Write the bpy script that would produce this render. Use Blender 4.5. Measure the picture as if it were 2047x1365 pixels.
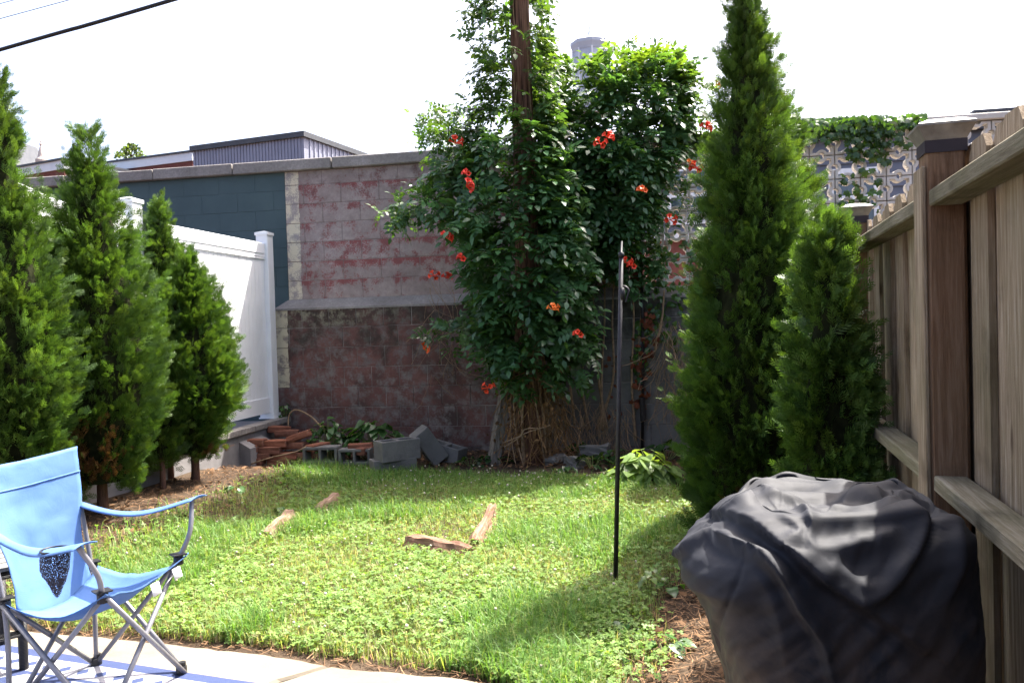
import bpy, bmesh, math, random
import numpy as np
from mathutils import Vector, Matrix

for o in list(bpy.data.objects):
    bpy.data.objects.remove(o)
scene = bpy.context.scene
C = scene.collection
R = math.radians

# ------------------------------------------------------------------ camera
CAM_H, FOC, PITCH, ROLL = 1.25, 1600.0, R(1.27), R(1.7)      # focal length in pixels of a 2047 px wide frame
fwd = np.array([0, math.cos(PITCH), -math.sin(PITCH)])
_r0 = np.array([1.0, 0, 0]); _u0 = np.array([0, math.sin(PITCH), math.cos(PITCH)])
rgt = math.cos(ROLL) * _r0 - math.sin(ROLL) * _u0
upv = math.sin(ROLL) * _r0 + math.cos(ROLL) * _u0
cam = bpy.data.cameras.new('camera'); cam_o = bpy.data.objects.new('camera', cam); C.objects.link(cam_o)
cam.sensor_width = 36.0; cam.lens = 36.0 * FOC / 2047.0; cam.clip_start = 0.05; cam.clip_end = 2000
M4 = Matrix.Identity(4)
for i in range(3):
    M4[i][0] = rgt[i]; M4[i][1] = upv[i]; M4[i][2] = -fwd[i]
M4[2][3] = CAM_H
cam_o.matrix_world = M4
scene.camera = cam_o

# ------------------------------------------------------------------ sky, sun, exposure
SUN = Vector((0.44, 0.42, 1.0)).normalized()                 # towards the sun: behind the block wall, to the right
world = bpy.data.worlds.new('World'); scene.world = world; world.use_nodes = True
nt = world.node_tree
bg = nt.nodes['Background']
sky = nt.nodes.new('ShaderNodeTexSky'); sky.sky_type = 'NISHITA'; sky.sun_disc = False
sky.sun_elevation = math.asin(SUN.z); sky.sun_rotation = math.atan2(SUN.x, SUN.y)
sky.air_density = 0.6; sky.dust_density = 7.0; sky.ozone_density = 1.0; sky.altitude = 100
nt.links.new(sky.outputs[0], bg.inputs[0]); bg.inputs[1].default_value = 0.15
sun = bpy.data.lights.new('sun', 'SUN'); sun.energy = 4.5; sun.angle = R(0.55); sun.color = (1.0, 0.95, 0.87)
sun_o = bpy.data.objects.new('sun', sun); C.objects.link(sun_o)
sun_o.rotation_euler = SUN.to_track_quat('Z', 'Y').to_euler(); sun_o.location = (4, 6, 12)
scene.view_settings.view_transform = 'Standard'; scene.view_settings.look = 'None'
scene.view_settings.gamma = 1.0; scene.view_settings.exposure = 2.15
scene.view_settings.use_curve_mapping = False
scene.cycles.max_bounces = 8; scene.cycles.transparent_max_bounces = 8
scene.cycles.caustics_reflective = False; scene.cycles.caustics_refractive = False

# ------------------------------------------------------------------ measuring helpers
def ray(px, py):
    return fwd + (px - 1023.5) / FOC * rgt + (682.5 - py) / FOC * upv
def W(px, py, Y):
    d = ray(px, py); k = Y / d[1]
    return Vector((d[0] * k, Y, CAM_H + d[2] * k))
def G(px, py, z=0.0):
    d = ray(px, py); k = (z - CAM_H) / d[2]
    return Vector((d[0] * k, d[1] * k, z))
LX = np.array([math.cos(R(10)), -math.sin(R(10))]); LY = np.array([math.sin(R(10)), math.cos(R(10))])   # axes of the lot
def hit(px, py, origin, normal):
    d = ray(px, py); o = np.array([0, 0, CAM_H]); n = np.array([normal[0], normal[1], 0]); q = np.array([origin[0], origin[1], 0])
    k = np.dot(q - o, n) / np.dot(d, n)
    return o + d * k
_p0 = W(700, 657, 8.2)
_p = hit(573, 480, _p0, LY); W0 = np.array([_p[0], _p[1]])   # left end of the red block wall
def wl(px, py, ly=0.0):                                       # pixel -> (x along wall, height) on the plane ly in front of / behind the wall face
    o = W0 + LY * ly; h = hit(px, py, o, LY)
    return float(np.dot(h[:2] - W0, LX)), float(h[2])
def lot(x, y, z=0.0):
    p = W0 + LX * x + LY * y
    return Vector((p[0], p[1], z))
def lotc(p):                                                  # world -> lot coordinates
    q = np.array([p[0], p[1]]) - W0
    return float(np.dot(q, LX)), float(np.dot(q, LY))

# ------------------------------------------------------------------ noise
def vnoise(x, y, seed=0):
    x = np.asarray(x, float); y = np.asarray(y, float)
    xi = np.floor(x).astype(np.int64); yi = np.floor(y).astype(np.int64)
    xf = x - xi; yf = y - yi
    xf = xf * xf * (3 - 2 * xf); yf = yf * yf * (3 - 2 * yf)
    def h(a, b):
        n = (a * 374761393 + b * 668265263 + seed * 974634777) & 0xffffffff
        n = ((n ^ (n >> 13)) * 1274126177) & 0xffffffff
        return ((n ^ (n >> 16)) & 0xffff) / 65535.0
    return (h(xi, yi) * (1 - xf) + h(xi + 1, yi) * xf) * (1 - yf) + (h(xi, yi + 1) * (1 - xf) + h(xi + 1, yi + 1) * xf) * yf
def fbm(x, y, seed=0, o=3):
    s = 0; a = 1; t = 0
    for i in range(o):
        s = s + a * vnoise(np.asarray(x) * 2 ** i, np.asarray(y) * 2 ** i, seed + i * 7); t += a; a *= .5
    return s / t
def sstep(a, b, x):
    t = np.clip((np.asarray(x, float) - a) / (b - a), 0, 1)
    return t * t * (3 - 2 * t)

# ------------------------------------------------------------------ object helpers
def tag(o, label=None, cat=None, group=None, kind=None):
    if label: o['label'] = label
    if cat: o['category'] = cat
    if group: o['group'] = group
    if kind: o['kind'] = kind
    return o
def empty(name, loc=(0, 0, 0), rz=0.0):
    o = bpy.data.objects.new(name, None); C.objects.link(o)
    o.location = loc; o.rotation_euler = (0, 0, rz); o.empty_display_size = .1
    return o
def link(name, me, parent=None):
    o = bpy.data.objects.new(name, me); C.objects.link(o)
    if parent: o.parent = parent
    return o
def mesh(name, V, F, mat=None, smooth=False):
    me = bpy.data.meshes.new(name); me.from_pydata([tuple(v) for v in V], [], [tuple(f) for f in F])
    if mat: me.materials.append(mat)
    if smooth: me.polygons.foreach_set('use_smooth', [True] * len(me.polygons))
    me.update()
    return me
def obj(name, V, F, mat, parent=None, smooth=False):
    return link(name, mesh(name, V, F, mat, smooth), parent)
def bigmesh(name, V, F, mat, col=None, smooth=False):
    V = np.asarray(V, np.float32); F = np.asarray(F, np.int32)
    me = bpy.data.meshes.new(name); n, k = F.shape
    me.vertices.add(len(V)); me.vertices.foreach_set('co', V.ravel())
    me.loops.add(n * k); me.loops.foreach_set('vertex_index', F.ravel())
    me.polygons.add(n); me.polygons.foreach_set('loop_start', np.arange(0, n * k, k, dtype=np.int32))
    if smooth: me.polygons.foreach_set('use_smooth', np.ones(n, bool))
    me.update(calc_edges=True)
    if col is not None:
        a = me.color_attributes.new('col', 'FLOAT_COLOR', 'POINT')
        a.data.foreach_set('color', np.concatenate([np.asarray(col, np.float32), np.ones((len(V), 1), np.float32)], 1).ravel())
    me.materials.append(mat)
    return me
def instances(TV, TF, A, T):
    """TV (t,3) template, A (n,3,3) matrices with axes as columns, T (n,3)"""
    n = len(T); t = len(TV)
    V = np.einsum('nij,tj->nti', A, TV) + T[:, None, :]
    F = TF[None] + (np.arange(n) * t)[:, None, None]
    return V.reshape(-1, 3), F.reshape(-1, TF.shape[1])
def nrm(a):
    return a / np.maximum(np.linalg.norm(a, axis=-1, keepdims=True), 1e-9)
def frames(axis, normal):
    a = nrm(axis); s = nrm(np.cross(a, normal)); n = np.cross(s, a)
    return np.stack([s, a, n], -1)
BOXF = [(0, 3, 2, 1), (4, 5, 6, 7), (0, 1, 5, 4), (1, 2, 6, 5), (2, 3, 7, 6), (3, 0, 4, 7)]
def boxv(x0, x1, y0, y1, z0, z1):
    return [(x0, y0, z0), (x1, y0, z0), (x1, y1, z0), (x0, y1, z0), (x0, y0, z1), (x1, y0, z1), (x1, y1, z1), (x0, y1, z1)]
def bevbox(name, sx, sy, sz, b, mat, jit=0, seed=0, cuts=0):
    """bevelled box mesh, centred, optional worn corners"""
    bm = bmesh.new(); bmesh.ops.create_cube(bm, size=1)
    for v in bm.verts: v.co = Vector((v.co.x * sx, v.co.y * sy, v.co.z * sz))
    rr = random.Random(seed)
    if cuts: bmesh.ops.subdivide_edges(bm, edges=bm.edges[:], cuts=cuts, use_grid_fill=True)
    if jit:
        for v in bm.verts: v.co += Vector((rr.uniform(-jit, jit), rr.uniform(-jit, jit), rr.uniform(-jit, jit)))
    if b:
        es = [e for e in bm.edges if len(e.link_faces) == 2 and e.calc_face_angle() > .6]
        bmesh.ops.bevel(bm, geom=es, offset=b, segments=1, affect='EDGES')
    me = bpy.data.meshes.new(name); bm.to_mesh(me); bm.free(); me.materials.append(mat)
    return me
def tube(P, rad, seg=8, cap=True):
    P = [Vector(p) for p in P]; n = len(P)
    rad = rad if hasattr(rad, '__len__') else [rad] * n
    V = []; F = []
    t0 = (P[1] - P[0]).normalized(); ref = Vector((0, 0, 1)) if abs(t0.z) < .9 else Vector((1, 0, 0))
    s = t0.cross(ref).normalized()
    for i in range(n):
        t = (P[min(i + 1, n - 1)] - P[max(i - 1, 0)]).normalized()
        s = (s - t * s.dot(t)).normalized(); u = t.cross(s)
        for k in range(seg):
            a = 2 * math.pi * k / seg
            V.append(P[i] + (s * math.cos(a) + u * math.sin(a)) * rad[i])
    for i in range(n - 1):
        for k in range(seg):
            F.append((i * seg + k, i * seg + (k + 1) % seg, (i + 1) * seg + (k + 1) % seg, (i + 1) * seg + k))
    if cap:
        F.append(tuple(range(seg))[::-1]); F.append(tuple((n - 1) * seg + k for k in range(seg)))
    return V, F
def lathe(prof, seg=16, cap=True):
    V = []; F = []
    for r, z in prof:
        for k in range(seg):
            a = 2 * math.pi * k / seg; V.append((r * math.cos(a), r * math.sin(a), z))
    for i in range(len(prof) - 1):
        for k in range(seg):
            F.append((i * seg + k, i * seg + (k + 1) % seg, (i + 1) * seg + (k + 1) % seg, (i + 1) * seg + k))
    if cap:
        F.append(tuple(range(seg))[::-1]); F.append(tuple((len(prof) - 1) * seg + k for k in range(seg)))
    return V, F
def merge(parts):
    V = []; F = []
    for v, f in parts:
        o = len(V); V += list(v); F += [tuple(i + o for i in q) for q in f]
    return V, F
def bez(p, n=10):
    """smooth curve through points (Catmull-Rom)"""
    p = [Vector(q) for q in p]; q = [p[0] * 2 - p[1]] + p + [p[-1] * 2 - p[-2]]; out = []
    for i in range(1, len(q) - 2):
        for k in range(n):
            t = k / n; a, b, c, d = q[i - 1], q[i], q[i + 1], q[i + 2]
            out.append(.5 * ((2 * b) + (c - a) * t + (2 * a - 5 * b + 4 * c - d) * t * t + (3 * b - a - 3 * c + d) * t ** 3))
    return out + [p[-1]]

# ------------------------------------------------------------------ materials
class NT:
    def __init__(s, name):
        s.m = bpy.data.materials.new(name); s.m.use_nodes = True; s.t = s.m.node_tree; s.b = s.t.nodes['Principled BSDF']
        s.out = s.t.nodes['Material Output']
    def n(s, kind, **kw):
        x = s.t.nodes.new(kind)
        for k, v in kw.items():
            if k.startswith('i_'):
                key = k[2:]; key = int(key) if key.isdigit() else key
                s.put(x.inputs[key], v)
            else: setattr(x, k, v)
        return x
    def put(s, inp, v):
        if isinstance(v, bpy.types.NodeSocket): s.t.links.new(v, inp)
        else: inp.default_value = v if not (isinstance(v, tuple) and len(v) == 3 and inp.type == 'RGBA') else (*v, 1)
    def co(s, kind='Object', ref=None, scale=(1, 1, 1), loc=(0, 0, 0)):
        c = s.n('ShaderNodeTexCoord')
        if ref: c.object = ref
        m = s.n('ShaderNodeMapping'); m.inputs['Scale'].default_value = scale; m.inputs['Location'].default_value = loc
        s.t.links.new(c.outputs[kind], m.inputs[0]); return m.outputs[0]
    def pos(s, scale=(1, 1, 1)):
        g = s.n('ShaderNodeNewGeometry'); m = s.n('ShaderNodeMapping'); m.inputs['Scale'].default_value = scale
        s.t.links.new(g.outputs['Position'], m.inputs[0]); return m.outputs[0]
    def noise(s, v, scale, detail=4, rough=.55, dist=0.0):
        x = s.n('ShaderNodeTexNoise'); x.inputs['Scale'].default_value = scale; x.inputs['Detail'].default_value = detail
        x.inputs['Roughness'].default_value = rough; x.inputs['Distortion'].default_value = dist
        s.t.links.new(v, x.inputs['Vector']); return x.outputs['Fac']
    def ramp(s, f, stops):
        x = s.n('ShaderNodeValToRGB'); e = x.color_ramp.elements
        while len(e) < len(stops): e.new(.5)
        for q, (p, c) in zip(e, stops):
            q.position = p; q.color = (*c, 1) if len(c) == 3 else c
        s.put(x.inputs[0], f); return x.outputs[0]
    def mix(s, f, a, b, mode='MIX'):
        x = s.n('ShaderNodeMix', data_type='RGBA', blend_type=mode); s.put(x.inputs[0], f); s.put(x.inputs[6], a); s.put(x.inputs[7], b); return x.outputs[2]
    def math(s, op, a, b=0.0, c=0.0):
        x = s.n('ShaderNodeMath', operation=op); s.put(x.inputs[0], a); s.put(x.inputs[1], b); s.put(x.inputs[2], c); return x.outputs[0]
    def sep(s, v):
        x = s.n('ShaderNodeSeparateXYZ'); s.t.links.new(v, x.inputs[0]); return x.outputs
    def range(s, f, a, b, c=0.0, d=1.0):
        x = s.n('ShaderNodeMapRange'); s.put(x.inputs[0], f)
        for i, v in enumerate((a, b, c, d)): x.inputs[i + 1].default_value = v
        return x.outputs[0]
    def bump(s, h, strength=.3, dist=.01):
        x = s.n('ShaderNodeBump'); x.inputs['Strength'].default_value = strength; x.inputs['Distance'].default_value = dist
        s.put(x.inputs['Height'], h); s.t.links.new(x.outputs[0], s.b.inputs['Normal'])
    def set(s, col=None, rough=.7, spec=.3, metal=0.0):
        if col is not None: s.put(s.b.inputs['Base Color'], col)
        s.put(s.b.inputs['Roughness'], rough); s.b.inputs['Specular IOR Level'].default_value = spec; s.b.inputs['Metallic'].default_value = metal
        return s.m
def plain(name, col, rough=.6, spec=.3, metal=0.0, var=.15, sc=20, bump=.1):
    k = NT(name); v = k.co('Object'); f = k.noise(v, sc, 5)
    a = tuple(c * (1 - var) for c in col); b = tuple(min(1, c * (1 + var)) for c in col)
    k.set(k.ramp(f, [(.3, a), (.7, b)]), rough, spec, metal)
    if bump: k.bump(k.noise(v, sc * 4, 3), bump, .004)
    return k.m
def leafmat(name, transl=.4, rough=.45, spec=.4, tcol=(1.25, 1.35, .55), vary=.25):
    """leaf: colour attribute x object variation, reflecting on both sides and letting light through"""
    k = NT(name); a = k.n('ShaderNodeAttribute', attribute_name='col')
    oi = k.n('ShaderNodeObjectInfo')
    f = k.range(oi.outputs['Random'], 0, 1, 1 - vary, 1 + vary)
    col = k.mix(1.0, a.outputs['Color'], f, 'MULTIPLY')
    k.set(col, rough, spec)
    tr = k.n('ShaderNodeBsdfTranslucent'); k.put(tr.inputs[0], k.mix(1.0, col, tcol, 'MULTIPLY'))
    mx = k.n('ShaderNodeMixShader'); mx.inputs[0].default_value = transl
    k.t.links.new(k.b.outputs[0], mx.inputs[1]); k.t.links.new(tr.outputs[0], mx.inputs[2]); k.t.links.new(mx.outputs[0], k.out.inputs[0])
    return k.m
# ================================================================== SETTING
# ---- ground
def ground_z(x, y):
    x = np.asarray(x, float); y = np.asarray(y, float)
    lx = (x - W0[0]) * LX[0] + (y - W0[1]) * LX[1]; ly = (x - W0[0]) * LY[0] + (y - W0[1]) * LY[1]
    bed = .15 * sstep(1.15, .45, lx) * sstep(-6.5, -5.0, ly) * sstep(-1.0, -1.9, ly)
    back = .02 * sstep(-1.0, -.4, ly)
    bumps = .030 * (fbm(x * 1.1 + 9, y * 1.1, 3) - .5) + .016 * (fbm(x * 5, y * 5, 8) - .5)
    return (bed + back + bumps * sstep(2.0, 3.2, y)) * sstep(.3, -.1, ly) - .012
k = NT('soil')
v = k.pos()
n1 = k.noise(v, 3, 6, .65); n2 = k.noise(v, 45, 5, .7)
base = k.ramp(n1, [(.3, (.045, .030, .021)), (.55, (.080, .056, .038)), (.75, (.12, .088, .058))])
k.set(k.mix(k.ramp(n2, [(.35, (0, 0, 0)), (.7, (1, 1, 1))]), k.mix(.5, base, (.035, .024, .016)), base), .95, .1)
k.bump(n2, .7, .02); MAT_SOIL = k.m
gx = np.concatenate([np.linspace(-220, -8, 10), np.linspace(-7, 5, 150), np.linspace(6, 220, 10)])
gy = np.concatenate([np.linspace(-60, 0, 6), np.linspace(.6, 9, 110), np.linspace(10, 400, 12)])
XX, YY = np.meshgrid(gx, gy); ZZ = ground_z(XX, YY)
nx_, ny_ = len(gx), len(gy); idx = np.arange(nx_ * ny_).reshape(ny_, nx_)
Fg = np.stack([idx[:-1, :-1], idx[:-1, 1:], idx[1:, 1:], idx[1:, :-1]], -1).reshape(-1, 4)
o = link('ground', bigmesh('ground', np.stack([XX, YY, ZZ], -1).reshape(-1, 3), Fg, MAT_SOIL, smooth=True)); tag(o, kind='structure')

# ---- patio of concrete slabs
k = NT('concrete_slab'); v = k.pos()
n1 = k.noise(v, 2.5, 5, .6); n2 = k.noise(v, 60, 4, .7); n3 = k.noise(v, 9, 6, .7)
c = k.ramp(n1, [(.3, (.15, .128, .098)), (.7, (.21, .182, .142))])
c = k.mix(k.ramp(n3, [(.55, (0, 0, 0)), (.72, (.55, .55, .55))]), c, (.12, .095, .07))
k.set(k.mix(k.ramp(n2, [(.3, (.25, .25, .25)), (.5, (0, 0, 0))]), c, (.22, .19, .15)), .9, .2); k.bump(n2, .35, .004); MAT_SLAB = k.m
PZ = .028
edge = [G(-700, 1178, PZ), G(40, 1258, PZ), G(190, 1271, PZ), G(380, 1290, PZ), G(560, 1311, PZ), G(655, 1329, PZ)]
edge2 = [G(662, 1331, PZ), G(770, 1341, PZ), G(930, 1356, PZ)]
rnd = random.Random(4)
def slab(name, pts, parent):
    P = []
    for a, b in zip(pts, pts[1:] + pts[:1]):
        m = max(1, int((b - a).length / .05))
        for i in range(m):
            q = a.lerp(b, i / m); P.append(Vector((q.x + rnd.uniform(-.006, .006), q.y + rnd.uniform(-.006, .006), PZ)))
    n = len(P); V = P + [p - Vector((0, 0, .07)) for p in P]
    c0 = sum(P, Vector()) / n
    V = [Vector((p.x + (c0.x - p.x) * .008, p.y + (c0.y - p.y) * .008, p.z)) for p in P] + [p - Vector((0, 0, .010)) for p in P] + [p - Vector((0, 0, .07)) for p in P]
    F = [tuple(range(n))] + [(i, n + i, n + (i + 1) % n, (i + 1) % n) for i in range(n)] + [(n + i, 2 * n + i, 2 * n + (i + 1) % n, n + (i + 1) % n) for i in range(n)]
    F = [tuple(reversed(f)) for f in F]
    o = obj(name, V, F, MAT_SLAB, parent)
    me = o.data; bm = bmesh.new(); bm.from_mesh(me); bmesh.ops.recalc_face_normals(bm, faces=bm.faces); bm.to_mesh(me); bm.free()
    return o
patio = empty('patio', (0, 0, 0)); tag(patio, kind='structure')
j0 = edge[-1]; j1 = G(540, 1364, PZ); jd = (j1 - j0).normalized()
slab('slab', edge + [j0 + jd * .35, j0 + jd * 1.5 + Vector((-.3, -.6, 0)), Vector((-3.6, .4, PZ))], patio)
g_ = Vector((.016, -.004, 0))
slab('slab', [edge2[0], edge2[1], edge2[2], Vector((.28, 2.45, PZ)), Vector((.1, 1.2, PZ)), j0 + jd * 1.5 + Vector((-.3, -.6, 0)) + g_ * 2, j0 + jd * .35 + g_], patio)

# ---- block wall
wall = empty('block_wall', lot(0, 0, 0), -R(10))
tag(wall, 'tall concrete block wall with flaking red paint and a slate painted section', 'wall')
k = NT('flaking_red_paint'); v = k.co('Object', wall); sx, sy, sz = k.sep(v)
nb = k.noise(v, 1.3, 3, .5); nm = k.noise(v, 7.0, 7, .65, .3); nf = k.noise(v, 70, 4, .7); nv = k.noise(v, 2.6, 5, .6)
lines = k.math('ABSOLUTE', k.math('SUBTRACT', k.math('FRACT', k.math('DIVIDE', k.math('SUBTRACT', sz, 1.56), .197)), .93))
near = k.math('MULTIPLY', k.range(lines, 0, .4, .34, 0), k.math('SUBTRACT', k.noise(v, 1.9, 4), .22))
m = k.math('ADD', k.math('ADD', k.math('MULTIPLY', nm, .75), k.math('MULTIPLY', nb, .35)), k.math('ADD', near, k.math('MULTIPLY', nf, .40)))
red = k.ramp(m, [(.785, (0, 0, 0)), (.885, (.9, .9, .9))])
grey = k.ramp(nv, [(.25, (.20, .155, .145)), (.5, (.30, .245, .23)), (.75, (.37, .32, .30))])
soot = k.ramp(k.math('ADD', k.math('MULTIPLY', nm, .6), k.math('MULTIPLY', k.range(sz, 2.3, 2.95, 0, .5), nv)), [(.46, (0, 0, 0)), (.66, (.7, .7, .7))])
c = k.mix(red, grey, k.ramp(nm, [(.4, (.27, .045, .045)), (.65, (.19, .05, .05))]))
mot = k.noise(v, 16, 6, .75); c = k.mix(k.ramp(mot, [(.35, (.45, .45, .45)), (.6, (0, 0, 0))]), c, (.15, .115, .108)); c = k.mix(k.ramp(mot, [(.6, (0, 0, 0)), (.75, (.35, .35, .35))]), c, (.46, .41, .39))
c = k.mix(soot, c, (.085, .075, .072))
strip = k.math('LESS_THAN', k.math('ADD', sx, k.math('MULTIPLY', k.math('SUBTRACT', nm, .5), .05)), .15)
flake = k.ramp(k.math('ADD', k.math('MULTIPLY', nm, .7), k.math('MULTIPLY', nf, .4)), [(.50, (1, 1, 1)), (.60, (0, 0, 0))])
beige = k.mix(flake, (.30, .26, .25), (.58, .51, .38))
c = k.mix(strip, c, beige)
k.set(c, .92, .15); k.bump(k.math('ADD', nf, k.math('MULTIPLY', red, .5)), .5, .004); MAT_RED = k.m

k = NT('grimy_maroon_paint'); v = k.co('Object', wall); sx, sy, sz = k.sep(v)
nm = k.noise(v, 5.0, 7, .65, .4); nb = k.noise(v, 1.5, 3); nf = k.noise(v, 70, 4, .7); nv = k.noise(v, 3.1, 6, .6); nw = k.noise(v, 11, 6, .7)
mar = k.ramp(nv, [(.3, (.066, .044, .040)), (.55, (.135, .064, .056)), (.72, (.185, .105, .092))])
gre = k.ramp(nm, [(.3, (.10, .094, .088)), (.7, (.225, .205, .19))])
msk = k.math('ADD', k.math('ADD', nw, k.math('MULTIPLY', nf, .22)), k.math('MULTIPLY', nb, .2))
c = k.mix(k.ramp(msk, [(.66, (0, 0, 0)), (.84, (.85, .85, .85))]), mar, gre)
mold = k.ramp(k.math('ADD', nm, k.math('MULTIPLY', k.range(sz, .5, 1.5, -.15, .2), 1.0)), [(.50, (0, 0, 0)), (.72, (.8, .8, .8))])
c = k.mix(mold, c, (.034, .031, .025))
bare = k.ramp(k.math('ADD', sx, k.math('MULTIPLY', nm, .9)), [(.0, (0, 0, 0)), (1.0, (1, 1, 1))])
bare = k.range(k.math('ADD', sx, k.math('MULTIPLY', nm, 1.0)), 2.75, 3.2)
c = k.mix(bare, c, k.mix(mold, k.ramp(nv, [(.3, (.085, .08, .075)), (.7, (.165, .155, .148))]), (.03, .028, .024)))
lich = k.math('MULTIPLY', k.ramp(k.math('ADD', nw, k.math('MULTIPLY', nf, .3)), [(.60, (0, 0, 0)), (.80, (.8, .8, .8))]), k.math('MULTIPLY', k.range(k.math('ADD', sz, k.math('MULTIPLY', k.math('SUBTRACT', nm, .5), .3)), 1.24, 1.40), k.range(sx, 1.5, .6)))
c = k.mix(lich, c, (.25, .235, .16))
strip = k.math('MULTIPLY', k.math('LESS_THAN', k.math('ADD', sx, k.math('MULTIPLY', k.math('SUBTRACT', nm, .5), .06)), .035), k.math('GREATER_THAN', k.math('ADD', sz, k.math('MULTIPLY', nm, .1)), .72))
c = k.mix(strip, c, k.mix(k.ramp(nw, [(.5, (0, 0, 0)), (.6, (1, 1, 1))]), (.48, .42, .30), (.24, .2, .17)))
k.set(c, .92, .15); k.bump(nf, .5, .004); MAT_MAR = k.m

k = NT('slate_paint'); v = k.co('Object', wall); nf = k.noise(v, 70, 4, .7); nv = k.noise(v, 2.2, 5, .6)
k.set(k.ramp(nv, [(.3, (.050, .080, .088)), (.7, (.068, .104, .112))]), .75, .3); k.bump(nf, .4, .004); MAT_SLATE = k.m
k = NT('mortar'); v = k.co('Object', wall); nv = k.noise(v, 8, 6, .7)
k.set(k.ramp(nv, [(.35, (.13, .09, .085)), (.65, (.27, .225, .21))]), .95, .1); MAT_MORT = k.m
k = NT('grimy_mortar'); v = k.co('Object', wall); nv = k.noise(v, 4, 6, .7)
k.set(k.ramp(nv, [(.38, (.07, .05, .046)), (.62, (.24, .215, .20))]), .95, .1); MAT_MORT2 = k.m
k = NT('coping_concrete'); v = k.co('Object', wall); nv = k.noise(v, 3, 6, .7); nf = k.noise(v, 50, 4, .7)
k.set(k.mix(k.ramp(nf, [(.4, (.4, .4, .4)), (.6, (0, 0, 0))]), k.ramp(nv, [(.3, (.17, .155, .145)), (.7, (.32, .295, .28))]), (.12, .11, .10)), .9, .2); k.bump(nf, .5, .006); MAT_COPE = k.m

XP = wl(1258, 560)[0]                                          # the brick pier
ZL, ZU, ZC = 1.473, 1.56, 2.885
rnd = random.Random(11)
blocks_cache = {}
def block(name, x0, x1, z0, z1, yf, mat, th=.05, jit=.0025):
    key = (round(x1 - x0, 3), round(z1 - z0, 3), mat.name)
    if key not in blocks_cache:
        blocks_cache[key] = bevbox('concrete_block', x1 - x0, th, z1 - z0, .0045, mat)
    o = link(name, blocks_cache[key], wall)
    o.location = ((x0 + x1) / 2, yf + th / 2 + rnd.uniform(0, jit), (z0 + z1) / 2)
    o.rotation_euler = (rnd.uniform(-.003, .003), 0, rnd.uniform(-.004, .004))
    return o
J = .004
def courses(x_0, x_1, z_0, z_1, bw, bh, yf, mat, name, top_down=False):
    r = 0; z = z_0
    while z < z_1 - .02:
        ze = min(z + bh, z_1); x = x_0 - (bw / 2 if r % 2 else 0)
        while x < x_1 - .01:
            a, b = max(x, x_0), min(x + bw, x_1)
            if b - a > .04: block(name, a + J / 2, b - J / 2, z + J / 2, ze - J / 2, yf, mat)
            x += bw
        z = ze; r += 1
courses(0, XP, ZU, ZC, .406, .197, 0, MAT_RED, 'concrete_block')
courses(-4.6, -.002, .12, ZC, .406, .198, .012, MAT_SLATE, 'painted_block')
courses(-.10, 6.4, ZL - .203 * 7, ZL, .29, .203, -.12, MAT_MAR, 'footing_block')
obj('mortar_core', boxv(-4.6, 0, .016, .2, -.2, ZC), BOXF, MAT_SLATE, wall)
obj('mortar_core', boxv(0.001, XP, .0045, .2, ZL - .1, ZC), BOXF, MAT_MORT, wall)
obj('mortar_core', boxv(-.098, 7.4, -.115, .2, -.2, ZL - .002), BOXF, MAT_MORT2, wall)
# sloped mortar ledge with a hipped left end
lv = [(-.105, -.128, ZL), (7.4, -.128, ZL), (7.4, .003, ZU + .006), (.0, .003, ZU + .006), (-.105, .0, ZL), (-.105, -.128, ZL - .022), (7.4, -.128, ZL - .022), (7.4, .003, ZL - .022), (-.105, .003, ZL - .022)]
obj('ledge', lv, [(0, 1, 2, 3), (0, 3, 4), (0, 5, 6, 1), (0, 4, 8, 5), (5, 8, 7, 6), (2, 1, 6, 7), (3, 2, 7, 8, 4)], MAT_COPE, wall)
x = -4.75; cope_cache = {}
xs = [wl(q, yy)[0] for q, yy in ((310, 350), (468, 335), (665, 318), (868, 303))]
xs = [xs[0] - 2.13, xs[0] - 1.06] + xs + [xs[-1] + 1.08, XP + .02]
for a, b in zip(xs, xs[1:]):
    me = bevbox('coping_stone', b - a - .012, .30, .112, .008, MAT_COPE, jit=.003, seed=int(a * 100))
    o = link('coping_stone', me, wall); o.location = ((a + b) / 2, .10, ZC + .057)

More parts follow.
